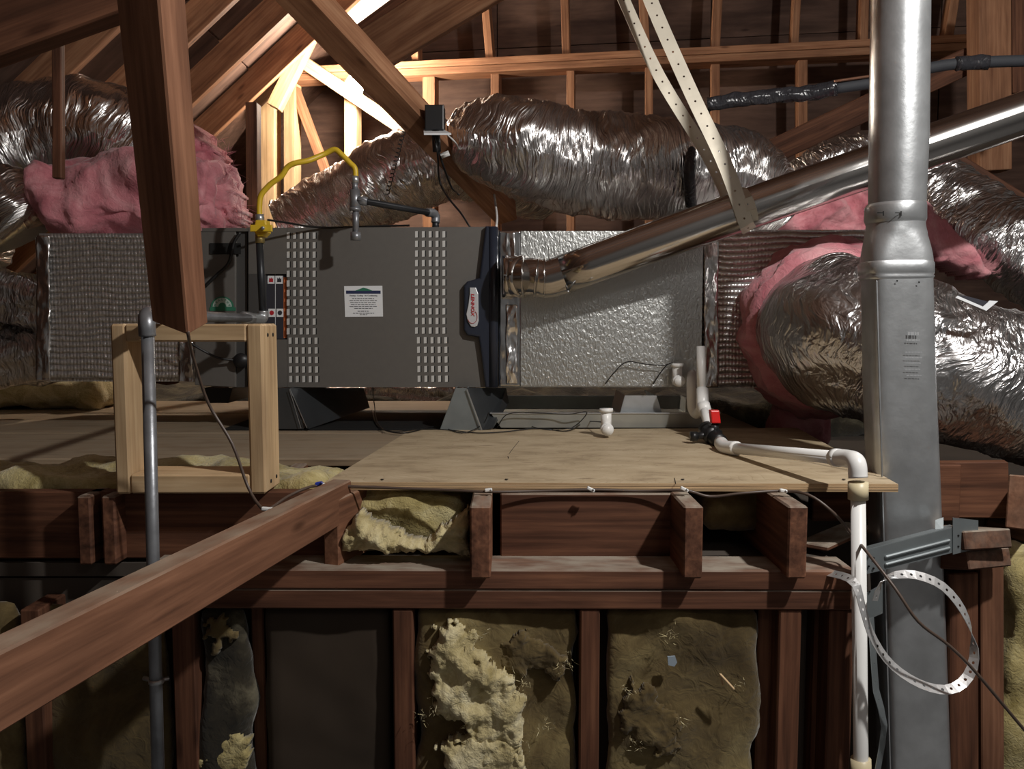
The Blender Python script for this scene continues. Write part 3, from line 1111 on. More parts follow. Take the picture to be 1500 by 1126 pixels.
# ================================================================== BARE BULB
bulb = empty('light_bulb', P(517, 97, 4.28), 'bare glowing bulb among the roof timbers at upper left', 'lamp')
c = P(517, 130, 4.28)
bm = bmesh.new()
bmesh.ops.create_uvsphere(bm, u_segments=20, v_segments=14, radius=.05)
for vv in bm.verts:
    if vv.co.z > 0:
        k = vv.co.z / .05
        vv.co.z += k * .02
        vv.co.x *= 1 - .35 * k
        vv.co.y *= 1 - .35 * k
    vv.co += c
frombm('glass', bm, M['bulb'], bulb, True)
tube('socket', [c + Vector((0, 0, .052)), c + Vector((0, 0, .09))], .018, M['white'], bulb, seg=12, n=1)
wire('lamp_cord', [c + Vector((0, 0, .09)), c + Vector((.01, .1, .22)), c + Vector((.0, .2, .30))], .003, M['black'], bulb)

# ================================================================== FURNACE
YU = 2.31
fu = empty('furnace', P(515, 568, YU + .25), 'long grey horizontal gas furnace with two louver grids and a navy end trim', 'furnace')
lo, hi = P(300, 565, YU + .02), P(733, 337, YU + .02)
box('cabinet', (lo.x, YU + .02, lo.z), (hi.x, YU + .50, hi.z), M['case'], fu, bev=.003)
prism('blower_door', [(286, 338), (345, 338), (345, 567), (285, 564)], YU + .004, .018, M['case'], fu, bev=.002)
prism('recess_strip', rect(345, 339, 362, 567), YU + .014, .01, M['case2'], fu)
prism('burner_door', rect(421, 334, 728, 567), YU, .02, M['case'], fu)
prism('corner_panel', rect(364, 497, 420.6, 567), YU, .02, M['case'], fu)
prism('corner_panel', rect(364, 334, 420.6, 401), YU + .0005, .02, M['case'], fu)
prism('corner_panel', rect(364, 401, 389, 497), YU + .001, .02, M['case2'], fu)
prism('top_flange', [(296, 334), (728, 332), (728, 336), (296, 339)], YU + .002, .03, M['case'], fu)
prism('window_slot', rect(307, 356, 352, 372), YU + .0005, .005, M['dark'], fu)
# louvers: dark openings with raised fins coloured pale for the light they catch
def louvers(cols, rows, name):
    V1, F1, V2, F2 = [], [], [], []
    def bx(V, Fc, x0, y0, x1, y1, Y0, Y1):
        b0 = len(V)
        for Yd in (Y0, Y1):
            for (x, y) in ((x0, y0), (x1, y0), (x1, y1), (x0, y1)): V.append(P(x, y, Yd))
        for q in ((0, 1, 2, 3), (7, 6, 5, 4), (0, 4, 5, 1), (1, 5, 6, 2), (2, 6, 7, 3), (3, 7, 4, 0)): Fc.append(tuple(b0 + k for k in q))
    for j, y in enumerate(rows):
        for i, x in enumerate(cols):
            xx = x + (j / len(rows)) * 4 * (1 if j > 10 else 0)
            bx(V1, F1, xx - 1.0, y - 4.4, xx + 3.0, y + 4.6, YU - .0006, YU + .004)
            b0 = len(V2)
            # a fin: bright pressed sheet rising out of the panel, open on its right
            for (dx, dy, d) in ((-3.0, -4.4, -.0008), (1.2, -4.8, -.003), (1.2, 4.4, -.003), (-3.0, 4.8, -.0008)):
                V2.append(P(xx + dx, y + dy, YU + d))
            for k in range(4): V2.append(V2[b0 + k] + Vector((0, .0008, 0)))
            F2.append((b0, b0 + 3, b0 + 2, b0 + 1))
            F2.append((b0 + 4, b0 + 5, b0 + 6, b0 + 7))
            F2.append((b0, b0 + 1, b0 + 5, b0 + 4))
            F2.append((b0 + 3, b0 + 7, b0 + 6, b0 + 2))
    o1 = mesh(name + '_opening', V1, F1, M['dark'], fu)
    o2 = mesh(name + '_fin', V2, F2, M['louver'], fu)
    o1['kind'] = 'stuff'
    o2['kind'] = 'stuff'
M['louver'] = plain('louver_lit_paint', (0.75, 0.75, 0.73), .4, 0)  # pale colour carries the bright reflection on the fins
rowsL = [343 + 14.1 * k for k in range(16)]
louvers([423, 432.5, 442, 451.5, 461], [345 + 14.0 * k for k in range(16)], 'louver')
louvers([611, 621, 631, 641, 651], rowsL, 'louver')
# navy end trim
prism('end_trim', [(711, 331), (727, 331), (729, 334), (729, 566), (726, 568), (711, 568), (705, 520), (701, 494), (684, 491), (679, 483), (679, 419), (684, 412), (702, 407)], YU - .022, .04, M['navy'], fu, bev=.006, seg=3)
tr0, tr1 = P(723, 567, YU - .018), P(723, 333, YU - .018)
tube('trim_roll', [tr0, tr1], .013, M['navy'], fu, seg=16, n=2)
bd = prism('badge', [(688, 421), (697, 421), (700.5, 430), (701, 470), (699, 477), (695, 479), (690, 478), (685, 470), (683, 460), (686, 446), (688, 430)], YU - .027, .006, M['silver'], fu, bev=.0015)
text('lettering', 'LENNOX', .0125, P(692.3, 446, YU - .0285), M['redink'], bd, rot=(PI / 2, PI / 2, 0), sx=1.18, bold=.0003, shear=.15)
arcp = [P(692 + 7.0 * math.sin(a), 464 - 9.5 * math.cos(a), YU - .0285) for a in [0.6 + i * .25 for i in range(16)]]
wire('lettering_swoosh', arcp, .0007, M['redink'], bd, n=2, seg=5)
# stickers
st = prism('service_sticker', [(504, 419), (560, 418.5), (561, 463.5), (505.5, 464)], YU - .0012, .001, M['paper'], fu)
prism('header_bar', rect(507, 425.5, 557.5, 430), YU - .0018, .0005, M['navyink'], st)
prism('green_hill', [(519, 426), (526, 423.5), (532, 421.2), (538, 422.5), (546, 425.8)], YU - .0019, .0005, M['green'], st)
text('lettering', 'Heating · Cooling · Air Conditioning', .0052, P(532.5, 432.8, YU - .0016), M['ink'], st)
def lines(parent, rows, Y, mat, name='fine_print'):
    V, Fc = [], []
    rnd = random.Random(4)
    for (y, x0, x1, h) in rows:
        x = x0
        while x < x1:
            l = rnd.uniform(2, 6)
            b0 = len(V)
            for (a, b) in ((x, y), (min(x1, x + l), y), (min(x1, x + l), y + h), (x, y + h)): V.append(P(a, b, Y))
            Fc.append((b0, b0 + 3, b0 + 2, b0 + 1))
            x += l + 1.0
    o = mesh(name, V, Fc, mat, parent)
    o['kind'] = 'stuff'
lines(st, [(437, 516, 548, .9), (439.8, 512, 552, .9), (442.6, 513, 551, .9), (445.4, 514, 550, .9), (448.2, 512, 552, .9), (451, 519, 546, .9), (455, 524, 541, 1.1), (458, 517, 548, .9), (460.4, 527, 538, .8)], YU - .0016, M['ink'])
wl = prism('warning_label', rect(390, 402, 422, 496), YU + .010, .003, M['ink'], fu)
for (x0, y0, mt) in ((392, 403.5, 'redink'), (404, 403.5, 'ink'), (393, 452, 'redink'), (405, 452, 'ink')):
    pc = prism('pictogram_field', rect(x0, y0, x0 + 10, y0 + 12), YU + .0092, .001, M['paper'], wl)
    if y0 < 420:
        prism('pictogram', [(x0 + 2, y0 + 9.5), (x0 + 2.4, y0 + 3), (x0 + 4, y0 + 5), (x0 + 5.4, y0 + 2.5), (x0 + 6.4, y0 + 5), (x0 + 8, y0 + 3.5), (x0 + 8, y0 + 9.5)], YU + .0086, .0006, M[mt], pc)
    else:
        prism('pictogram', [(x0 + 5 + 3.4 * math.cos(a * PI / 4), y0 + 6 + 3.6 * math.sin(a * PI / 4)) for a in range(8)], YU + .0086, .0006, M[mt], pc)
prism('orange_stripe', rect(415.5, 406, 420, 495), YU + .0092, .001, M['orange'], wl)
prism('label_rule', rect(403, 402, 403.6, 495), YU + .0092, .001, M['paper'], wl)
gs = prism('green_sticker', [(307, 455), (307, 450)] + [(325.5 - 17 * math.cos(a), 450 - 16 * math.sin(a)) for a in [i * PI / 12 for i in range(13)]] + [(345, 450), (345, 455)], YU + .0022, .001, M['green'], fu)
prism('sticker_arc', [(325.5 - 14 * math.cos(a), 449 - 13 * math.sin(a)) for a in [i * PI / 12 for i in range(13)]] + [(325.5 + 6 * math.cos(a), 449 - 6 * math.sin(a)) for a in [i * PI / 6 for i in range(7)]], YU + .0016, .0006, plain('pale_green', (0.42, 0.52, 0.47), .6), gs)
for k, ch in enumerate('HEALTHY'):
    a = PI * (k + .5) / 7
    text('lettering', ch, .0085, P(325.5 - 10.5 * math.cos(a), 449 - 10 * math.sin(a), YU + .001), M['green'], gs, rot=(PI / 2, -(PI / 2 - a), 0))
tube('knob', [P(353, 528, YU - .012), P(353, 528, YU + .016)], .021, M['black'], fu, seg=20, n=1)
# cords on the left panel
wire('power_cord', [P(352, 340, YU - .01), P(343, 355, YU - .012), P(335, 385, YU - .012), P(318, 402, YU - .012), P(300, 420, YU - .012)], .0045, M['black'], fu)
wire('power_cord', [P(348, 528, YU - .01), P(320, 524, YU - .03), P(295, 512, YU - .05), P(272, 498, YU - .06)], .0035, M['black'], fu)

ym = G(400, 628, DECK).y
o = box('shade_sheet', (P(330, 600, ym).x, ym - .02, DECK - .001), (P(648, 600, ym).x, G(400, 602, DECK).y, DECK + .003), M['dark'])  # added black sheet stands in for the shade under the furnace
tag(o, 'flat black sheet added as the dark shade on the deck beneath the furnace', 'sheet')
# furnace supports (sheet-metal stands)
def stand(name, tl, tr, bl, br, Y, dep, mat, label, group=None):
    o = empty(name, P((bl[0] + br[0]) / 2, bl[1], Y + dep / 2), label, 'stand', group)
    f4 = [P(*tl, Y), P(*tr, Y), P(*br, Y), P(*bl, Y)]
    bk = [p + Vector((0, dep, 0)) for p in f4]
    def sheet(nm, q):
        n = (q[1] - q[0]).cross(q[2] - q[0]).normalized() * .0012
        vv = [p - n for p in q] + [p + n for p in q]
        mesh(nm, vv, [(0, 1, 2, 3), (7, 6, 5, 4), (0, 4, 5, 1), (1, 5, 6, 2), (2, 6, 7, 3), (3, 7, 4, 0)], M[mat], o)
    sheet('front_sheet', f4)
    sheet('side_sheet', [f4[1], bk[1], bk[2], f4[2]])
    sheet('side_sheet', [bk[0], f4[0], f4[3], bk[3]])
    return o
M['darkgalv'] = plain('dull_dark_sheet', (0.13, 0.14, 0.15), .35, .8, .05, 40, .1)
s1 = stand('furnace_stand', (376, 568), (425, 568), (378, 628), (444, 628), 2.27, .40, 'darkgalv', 'dark sheet-metal stand under the left half of the furnace')
# folded triangular wing
w4 = [P(424, 568, 2.265), P(532, 568, 2.62), P(541, 597, 2.62), P(452, 628, 2.262)]
mesh('wing', w4 + [p + Vector((0.001, .002, 0)) for p in w4], [(0, 3, 2, 1), (4, 5, 6, 7), (0, 1, 5, 4), (1, 2, 6, 5), (2, 3, 7, 6), (3, 0, 4, 7)], M['darkgalv'], s1)
board('bright_edge', P(424, 570, 2.258), P(441, 627, 2.258), .0015, .0015, M['galv'], s1, bev=0)
board('bright_edge', P(425, 570, 2.262), P(450, 627, 2.256), .0015, .0015, M['galv'], s1, bev=0)
s2 = stand('furnace_stand', (668, 568), (684, 568), (644, 632), (706, 630), 2.25, .30, 'bracket', 'grey sheet-metal stand left of the drain pan')
w4 = [P(684, 568, 2.246), P(741, 568, 2.4), P(745, 590, 2.4), P(722, 627, 2.25), P(706, 630, 2.246)]
mesh('wing', w4 + [p + Vector((0.001, .002, 0)) for p in w4], [(0, 4, 3, 2, 1), (5, 6, 7, 8, 9), (0, 1, 6, 5), (1, 2, 7, 6), (2, 3, 8, 7), (3, 4, 9, 8), (4, 0, 5, 9)], M['darkgalv'], s2)
board('bright_edge', P(684, 570, 2.242), P(706, 630, 2.24), .003, .003, M['galv'], s2, bev=0)
s3 = stand('coil_stand', (916, 579), (961, 579), (908, 608), (970, 608), 2.34, .2, 'galv', 'small bright trapezoid stand inside the drain pan')
s4 = stand('furnace_stand', (300, 568), (340, 568), (306, 590), (334, 590), 2.5, .2, 'black', 'small black foot under the left end of the furnace')

# ================================================================== PLENUMS AND BOXES
pr = empty('supply_plenum', P(880, 567, YU + .25), 'silver pebbled foil-board plenum right of the furnace', 'plenum')
lo, hi = P(735, 567, YU), P(1031, 338, YU)
box('duct_board', (lo.x, YU, lo.z), (hi.x, YU + .5, hi.z), M['pebble'], pr, bev=.004)
# foil tape strips with wrinkles at furnace joint
def wrinkle(name, x0, y0, x1, y1, Y, mat, parent, amp=.004, step=3, seed=0, t=.0008):
    nx, ny = max(2, int(abs(x1 - x0) / step)), max(2, int(abs(y1 - y0) / step))
    V, U, Fc = [], [], []
    for j in range(ny + 1):
        for i in range(nx + 1):
            x, y = x0 + (x1 - x0) * i / nx, y0 + (y1 - y0) * j / ny
            h = amp * (.5 + fbm(Vector((x * .08, y * .025, seed)), 3))
            p = P(x, y, Y) + Vector((0, -max(0.0004, h), 0))
            V.append(p)
            U.append((p.x, p.z))
    for j in range(ny):
        for i in range(nx):
            a = j * (nx + 1) + i
            Fc.append((a, a + nx + 1, a + nx + 2, a + 1))
    o = mesh(name, V, Fc, mat, parent, True, U)
    md = o.modifiers.new('thickness', 'SOLIDIFY')
    md.thickness = t
    return o
M['film'] = foil('clear_tape', (0.62, 0.63, 0.64), .16, (14, 5, 1), .7, .012)
M['film2'] = foil('bright_tape', (0.9, 0.9, 0.9), .2, (22, 6, 1), .9, .012)
wrinkle('foil_tape', 731, 338, 763, 566, YU - .002, M['film'], pr, .003, 3, 3)
wrinkle('foil_tape', 741, 340, 755, 400, YU - .004, M['film2'], pr, .006, 2, 7)
wrinkle('foil_tape', 741, 446, 758, 562, YU - .004, M['film2'], pr, .008, 2, 9)
bx2 = empty('wrapped_box', P(1160, 567, YU + .25), 'foil bubble-wrapped box at the right end of the silver plenum', 'plenum')
lo, hi = P(1033, 568, YU + .01), P(1340, 336, YU + .01)
box('wrap', (lo.x, YU + .01, lo.z), (hi.x, YU + .55, hi.z), M['bubble'], bx2, bev=.008)
wrinkle('corner_tape', 1031, 352, 1052, 567, YU + .006, M['foilflat'], bx2, .007, 2.5, 21)
bx1 = empty('wrapped_box', P(170, 558, 2.5), 'dark foil bubble-wrapped box left of the furnace, behind the hanging post', 'plenum')
lo, hi = P(57, 559, YU + .02), P(291, 341, YU + .02)
box('wrap', (lo.x, YU + .02, lo.z), (hi.x, YU + .5, hi.z), M['bubble'], bx1, bev=.012)
wrinkle('edge_tape', 54, 345, 74, 558, YU + .016, M['foilflat'], bx1, .008, 2.5, 31)
wrinkle('edge_tape', 262, 500, 284, 560, YU + .016, M['foilflat'], bx1, .008, 2.5, 33)

# ================================================================== FLEX DUCTS
def duct(name, pts, r, label, seed, mat='foil', amp=.012, fold=.02, step=.006, seg=112, ring=.05):
    o = tube(name, pts, r, M[mat], None, seg=seg, n=10, step=step, disp=duct_disp(seed, amp, ring, fold), caps=True)
    return tag(o, label, 'duct')


def PP(l):
    return [P(*q) for q in l]


duct('flex_duct', PP([(425, 345, 3.3), (500, 305, 3.3), (600, 250, 3.25), (690, 235, 3.3), (790, 270, 3.6)]), .155, 'foil flex duct sloping up behind the yellow gas line', 3.1)
d2 = duct('flex_duct', PP([(668, 188, 2.70), (750, 214, 2.6), (860, 240, 2.62), (980, 250, 2.62), (1075, 258, 2.68), (1130, 320, 2.72)]), lambda s: (.13 + .03 * math.sin(s * PI)) * (.35 + .65 * min(1, s / .16) ** .5), 'large wrinkled foil flex duct crossing above the silver plenum', 7.7)
# black band around it
bnd = tube('hanging_band', PP([(1016, 198, 2.56), (1012, 225, 2.48), (1010, 258, 2.44), (1012, 300, 2.50)]), .017, M['blackwrap'], None, seg=10, n=8)
tag(bnd, 'black plastic band hung around the large upper foil duct', 'band')
duct('flex_duct', PP([(1165, 285, 3.0), (1215, 255, 2.95), (1290, 235, 2.9), (1360, 275, 2.7), (1440, 335, 2.5), (1570, 410, 2.35)]), lambda s: .105 + .02 * s, 'foil flex duct arching behind the shiny flue to the right edge', 13.3, mat='foil2')
duct('flex_duct', PP([(1215, 478, 2.42), (1212, 480, 2.22), (1250, 492, 2.05), (1330, 520, 1.98), (1430, 556, 1.92), (1640, 610, 1.88)]), lambda s: .175 + .012 * math.sin(s * 5), 'biggest foil flex duct bulging right behind the vertical sheet-metal duct', 21.9, mat='foil2', amp=.010, fold=.03)
duct('flex_duct', PP([(-130, 420, 3.0), (-50, 290, 3.0), (50, 218, 3.0), (150, 206, 3.0), (215, 250, 3.05), (240, 320, 3.1)]), .21, 'dark foil flex duct arching over the pink insulation at upper left', 31.2, amp=.014, fold=.035)
duct('flex_duct', PP([(-200, 290, 2.62), (-60, 300, 2.62), (10, 300, 2.62), (40, 330, 2.62)]), .12, 'crumpled foil duct at left edge, above the two stacked ducts', 37.2, fold=.03)
duct('flex_duct', PP([(-200, 440, 2.6), (-40, 440, 2.6), (40, 445, 2.62), (85, 450, 2.65)]), .095, 'upper of two stacked foil ducts entering the left wrapped box', 41.7, mat='foil2', fold=.03)
duct('flex_duct', PP([(-200, 535, 2.55), (-40, 530, 2.55), (40, 522, 2.6), (85, 515, 2.65)]), .09, 'lower of two stacked foil ducts entering the left wrapped box', 47.1, mat='foil2', fold=.03)
duct('flex_duct', PP([(400, 600, 3.3), (500, 590, 3.3), (600, 583, 3.3), (690, 590, 3.4)]), .07, 'dim foil duct lying low behind the furnace', 57.1, fold=.03)

# pink insulation
o = puff('pink_insulation', P(100, 343, 2.75) - Vector((0, .25, 0)), P(345, 243, 2.75) + Vector((0, .1, 0)), M['pink'], res=.012, rad=.07, amp=.055, scale=5.5, seed=2)
tag(o, 'pink wool insulation heaped on the left wrapped box', 'insulation')
relief('upper_heap', [(270, 345), (262, 190), (290, 186), (322, 215), (340, 262), (352, 300), (353, 345)], 2.72, .22, M['pink'], o, step=3, edge=40, rag=14, seed=77, back=.1)
edge = [P(x, y, 2.62) for x, y in ((338, 250), (345, 275), (352, 300), (355, 320), (330, 225), (315, 205), (350, 330))]
fibres('loose_fibres', edge, M['pink'], o, 260, .03, 3)
# collar of pink wool round the big duct
cpts = []
ring = tube('pink_collar', PP([(1208, 480, 2.34), (1208, 480, 2.24), (1212, 482, 2.17)]), lambda s: .255 - .05 * s, M['pink'], None, seg=90, n=14, disp=lambda s, c, sn: .02 * fbm(Vector((s * 14, c * 3, sn * 3)), 4), rb=1.0)
tag(ring, 'pink wool collar round the mouth of the biggest foil duct', 'insulation')
o = relief('pink_insulation', [(1080, 345), (1100, 300), (1130, 262), (1200, 268), (1275, 282), (1290, 350)], 2.72, .10, M['pink'], step=3, edge=30, rag=10, seed=22, back=.1)
tag(o, 'pink wool lying on the right wrapped box below the flue', 'insulation')
o = relief('pink_insulation', [(1340, 290), (1362, 295), (1400, 340), (1440, 385), (1460, 415), (1400, 400), (1340, 360)], 2.45, .05, M['pink'], step=3, edge=20, rag=8, seed=32, back=.1)
tag(o, 'pink wool showing through below the right arching duct', 'insulation')
o = puff('pink_insulation', P(1120, 650, 2.5) - Vector((0, .1, 0)), P(1210, 585, 2.5) + Vector((0, .1, 0)), M['pink'], res=.02, rad=.05, amp=.04, scale=6, seed=12)
tag(o, 'shaded pink wool on the deck under the biggest foil duct', 'insulation')

# ================================================================== FLUE PIPE
fl_e = empty('flue_pipe', P(790, 440, 2.2), 'shiny round flue pipe rising from the furnace end to the upper right', 'pipe')
q0, q1, q2 = P(827, 401, 2.19), P(1095, 306, 2.10), P(1700, 98, 1.92)
tube('straight_run', [q0, q1, q2], .0515, M['pipe'], fl_e, seg=48, n=6)
tube('collar', [P(736, 405, 2.25), P(752, 405, 2.25), P(768, 405, 2.23)], .056, M['pipe'], fl_e, seg=40, n=3)
el = PP([(762, 405, 2.235), (785, 405, 2.21), (800, 408, 2.20), (815, 405, 2.195), (832, 399, 2.19)])
tube('elbow', el, .0505, M['pipe'], fl_e, seg=40, n=6)
for (cx, cy, tx, ty) in ((766, 405, 1, 0), (786, 406, 1, .1), (798, 407, 1, .0), (813, 405, 1, -.3), (827, 401, 1, -.35), (833, 399, 1, -.35)):
    cpt = P(cx, cy, 2.2)
    dr = Vector((tx, -.08, -ty)).normalized() * .0022
    tube('crimp_ring', [cpt - dr, cpt + dr], .0535, M['pipe'], fl_e, seg=36, n=1)
tube('screw', [P(832, 426, 2.17), P(832, 427, 2.145)], .003, M['galv'], fl_e, seg=8, n=1)

# straps carrying the flue
fd = (q1 - q0).normalized()
def hangstrap(name, pts, label, wd, w_=.036):
    o = ribbon(name, PP(pts), w_, wd, M['steel'], pitch=.036, hole=.0028, thick=.0012, n=8)
    return tag(o, label, 'strap')
hangstrap('metal_strap', [(932, -60, 2.2), (953, 0, 2.18), (1010, 130, 2.12), (1062, 240, 2.07), (1092, 325, 2.046), (1098, 338, 2.075)], 'nearer tan perforated metal strap running down to the flue pipe', (1, 0, .42))
hangstrap('metal_strap', [(888, -60, 2.32), (914, 0, 2.3), (965, 110, 2.26), (1035, 225, 2.22), (1066, 290, 2.17), (1076, 332, 2.15)], 'farther tan perforated metal strap, left of its twin above the flue', (1, 0, .55), .032)
cc_ = P(1088, 308, 2.10)
side = Vector((0, -1, 0))
upv = fd.cross(side).normalized()
loop = [cc_ + (side * math.cos(a) + upv * math.sin(a)) * .0535 for a in [math.radians(x) for x in range(-35, 215, 12)]]
loop = [cc_ + (side * math.cos(a) - upv * abs(1) * math.sin(a)) * .0535 for a in [math.radians(x) for x in range(-40, 200, 12)]]
o = ribbon('strap_loop', loop, .034, fd, M['steel'], pitch=.03, hole=.0025, n=3)
tag(o, 'tan metal strap end looped under the shiny flue pipe', 'strap')

# ================================================================== VERTICAL SHEET METAL DUCT
vd = empty('vent_stack', P(1330, 1126, 1.63), 'tall galvanised vertical duct, round above and flattened oval below', 'duct')
YD = 1.63


def stack(name, secs, mat='galv'):
    """secs: (py, xl, xr, exponent, half depth)"""
    V, Fc, U = [], [], []
    seg = 64
    for (py, xl, xr, ex, hd) in secs:
        a, b = P(xl, py, YD), P(xr, py, YD)
        c = (a + b) / 2
        hd *= 1.07
        hw = (b.x - a.x) / 2
        for k in range(seg + 1):
            th = 2 * PI * k / seg
            cx, sn = math.cos(th), math.sin(th)
            x = hw * math.copysign(abs(cx) ** (2 / ex), cx)
            y = hd * math.copysign(abs(sn) ** (2 / ex), sn)
            rt = -.16 if ex > 2.5 else 0
            V.append(Vector((c.x + x * math.cos(rt) - y * math.sin(rt), c.y + x * math.sin(rt) + y * math.cos(rt), c.z)))
            U.append((th * .05, c.z))
    S = seg + 1
    for i in range(len(secs) - 1):
        for k in range(seg):
            Fc.append((i * S + k, (i + 1) * S + k, (i + 1) * S + k + 1, i * S + k + 1))
    return mesh(name, V, Fc, M[mat], vd, True, U)
R0 = .0515
stack('round_pipe', [(-200, 1281, 1358, 2, R0), (0, 1279, 1359, 2, R0), (100, 1277, 1358, 2, R0), (200, 1276, 1357, 2, R0), (303, 1275, 1352, 2, R0)])
stack('crimp_band', [(299, 1273, 1353, 2, R0), (302, 1271, 1353, 2, R0 + .002), (304, 1270, 1353, 2, R0 + .003), (322, 1269, 1353, 2, R0 + .003), (325, 1270, 1352, 2, R0 + .001), (328, 1271, 1351, 2, R0)])
secs = []
for i in range(13):
    t_ = i / 12
    e = t_ * t_ * (3 - 2 * t_)
    secs.append((326 + 62 * t_, 1272 - 5 * e, 1351 + 6 * e, 2 + 2.2 * e, R0 + .004 * e))
stack('transition_boot', secs)
stack('lower_band', [(384, 1266, 1356, 4.2, .056), (387, 1264, 1358, 4.2, .058), (401, 1265, 1358, 4.2, .058), (404, 1267, 1357, 4.2, .056), (406, 1265, 1358, 4.2, .058), (410, 1268, 1356, 4.2, .055)])
stack('oval_pipe', [(404, 1269, 1356, 4.5, .055), (560, 1272, 1360, 5, .055), (700, 1277, 1366, 5, .055), (860, 1284, 1372, 5, .055), (1000, 1290, 1377, 5, .055), (1250, 1297, 1386, 5, .055)])
def marks(name, rects, Yf, mat):
    V, Fc = [], []
    for (x0, y0, x1, y1) in rects:
        n = max(1, int((x1 - x0) / 3))
        for i in range(n):
            a, b_ = x0 + (x1 - x0) * i / n, x0 + (x1 - x0) * (i + 1) / n
            k = len(V)
            for (x, y) in ((a, y0), (b_, y0), (b_, y1), (a, y1)): V.append(P(x, y, Yf(x, y)))
            Fc.append((k, k + 3, k + 2, k + 1))
    o = mesh(name, V, Fc, mat, vd)
    o['kind'] = 'stuff'
    return o


def Yround(x, y):
    r = 42.5 * YD / F
    d = (x - 1311) * YD / F
    return YD - (R0 + .003) * 1.07 * math.sqrt(max(0, 1 - (d / r) ** 2)) - .0012


def Yflat(x, y):
    return YD - .159 * ((x - 1318 - (y - 560) * .03) * YD / F) - .0600


marks('slots', [(x - 1, 309, x + 1, 316) for x in (1294, 1320, 1341)] + [(x - 9, 311, x, 312.2) for x in (1294, 1320, 1341)], Yround, M['dark'])
board('seam_rib', P(1284, 410, YD - .066), P(1306, 1200, YD - .066), .003, .003, M['galv'], vd)
marks('screw_heads', [(1313, 410, 1315.5, 412.5), (1345, 412, 1347.5, 414.5)], Yflat, M['dark'])
rq = random.Random(8)
pr_ = []
for (y, x0, x1, h) in [(486, 1330, 1346, 5), (497, 1328, 1347, 2), (515, 1326, 1351, 1.3), (523, 1326, 1351, 1.3), (531, 1328, 1350, 1.3), (540, 1326, 1348, 1.3), (549, 1328, 1350, 1.3)]:
    x = x0
    while x < x1:
        l = rq.uniform(2, 5)
        pr_.append((x, y, min(x1, x + l), y + h))
        x += l + 1.2
marks('faded_print', pr_, Yflat, plain('faded_print', (.34, .35, .36), .6))
# ================================================================== PVC DRAIN
dr = empty('drain_pipe', P(1040, 660, 1.95), 'white plastic drain pipe with red-handled valve, running over the plywood and down', 'pipe')
rp = .0122
zv = DECK + .022
tube('vent_stub', PP([(1027, 507, 2.17), (1028, 575, 2.16)]), rp, M['pvc'], dr, seg=24, n=1)
tube('tee_fitting', PP([(1029, 570, 2.16), (1029, 602, 2.13)]), rp + .004, M['pvc'], dr, seg=24, n=2)
vp = P(1042, 636, 2.0)
tube('slant_pipe', [P(1030, 595, 2.1), vp], rp, M['pvc'], dr, seg=24, n=1)
tube('hub', [P(1030, 592, 2.10), P(1033, 604, 2.085)], rp + .0045, M['pvc'], dr, seg=24, n=1)
tube('trap_pipe', PP([(1014, 548, 2.28), (1013, 560, 2.22), (1014, 595, 2.22), (1020, 606, 2.21), (1028, 598, 2.16)]), rp + .001, M['pvc'], dr, seg=20, n=5)
vb = tube('valve_body', [vp - Vector((.008, -.03, -.012)), vp, vp + Vector((.012, -.04, -.014))], .019, M['black'], dr, seg=20, n=3)
tube('union_nut', [vp + Vector((-.004, .012, .004)), vp + Vector((.004, -.012, -.004))], .024, M['black'], dr, seg=10, n=1)
tube('side_port', [vp, vp + Vector((-.042, -.005, -.004))], .009, M['black'], dr, seg=14, n=1)
tube('port_cap', [vp + Vector((-.036, -.005, -.004)), vp + Vector((-.052, -.005, -.004))], .012, M['black'], dr, seg=10, n=1)
hb = P(1048, 622, 1.985)
tube('handle_stem', [vp, hb], .01, M['black'], dr, seg=12, n=1)
prism('handle', [(1041, 601), (1054, 601), (1056, 616), (1056, 620), (1043, 620), (1042, 612)], 1.975, .02, M['red_pl'], dr, bev=.003)
e1 = P(1062, 655, 1.86)
e2 = P(1245, 672, 1.43)
tube('lower_slant', [vp + Vector((.01, -.03, -.01)), e1], rp, M['pvc'], dr, seg=24, n=1)
tube('bend_fitting', [P(1056, 649, 1.90), e1, e1.lerp(e2, .12)], rp + .0035, M['pvc'], dr, seg=24, n=6)
tube('long_run', [e1, e2], rp, M['pvc'], dr, seg=24, n=1)
ev = P(1257, 700, 1.395)
tube('elbow_fitting', [e1.lerp(e2, .93), e1.lerp(e2, .985), P(1254, 677, 1.402), ev], rp + .0035, M['pvc'], dr, seg=24, n=8)
tube('hub', [e1.lerp(e2, .90), e1.lerp(e2, .935)], rp + .0042, M['pvc'], dr, seg=24, n=1)
tube('ivory_coupling', [P(1257, 706, 1.395), P(1257, 731, 1.395)], rp + .0045, M['ivory'], dr, seg=24, n=1)
lowp = P(1261, 1110, 1.365)
tube('downpipe', [P(1257, 725, 1.395), lowp, lowp + Vector((.001, 0, -.3))], rp, M['pvc'], dr, seg=24, n=1, smooth_path=False)
tube('ivory_coupling', [P(1261, 1111, 1.365), P(1262, 1150, 1.365)], rp + .0045, M['ivory'], dr, seg=24, n=1)

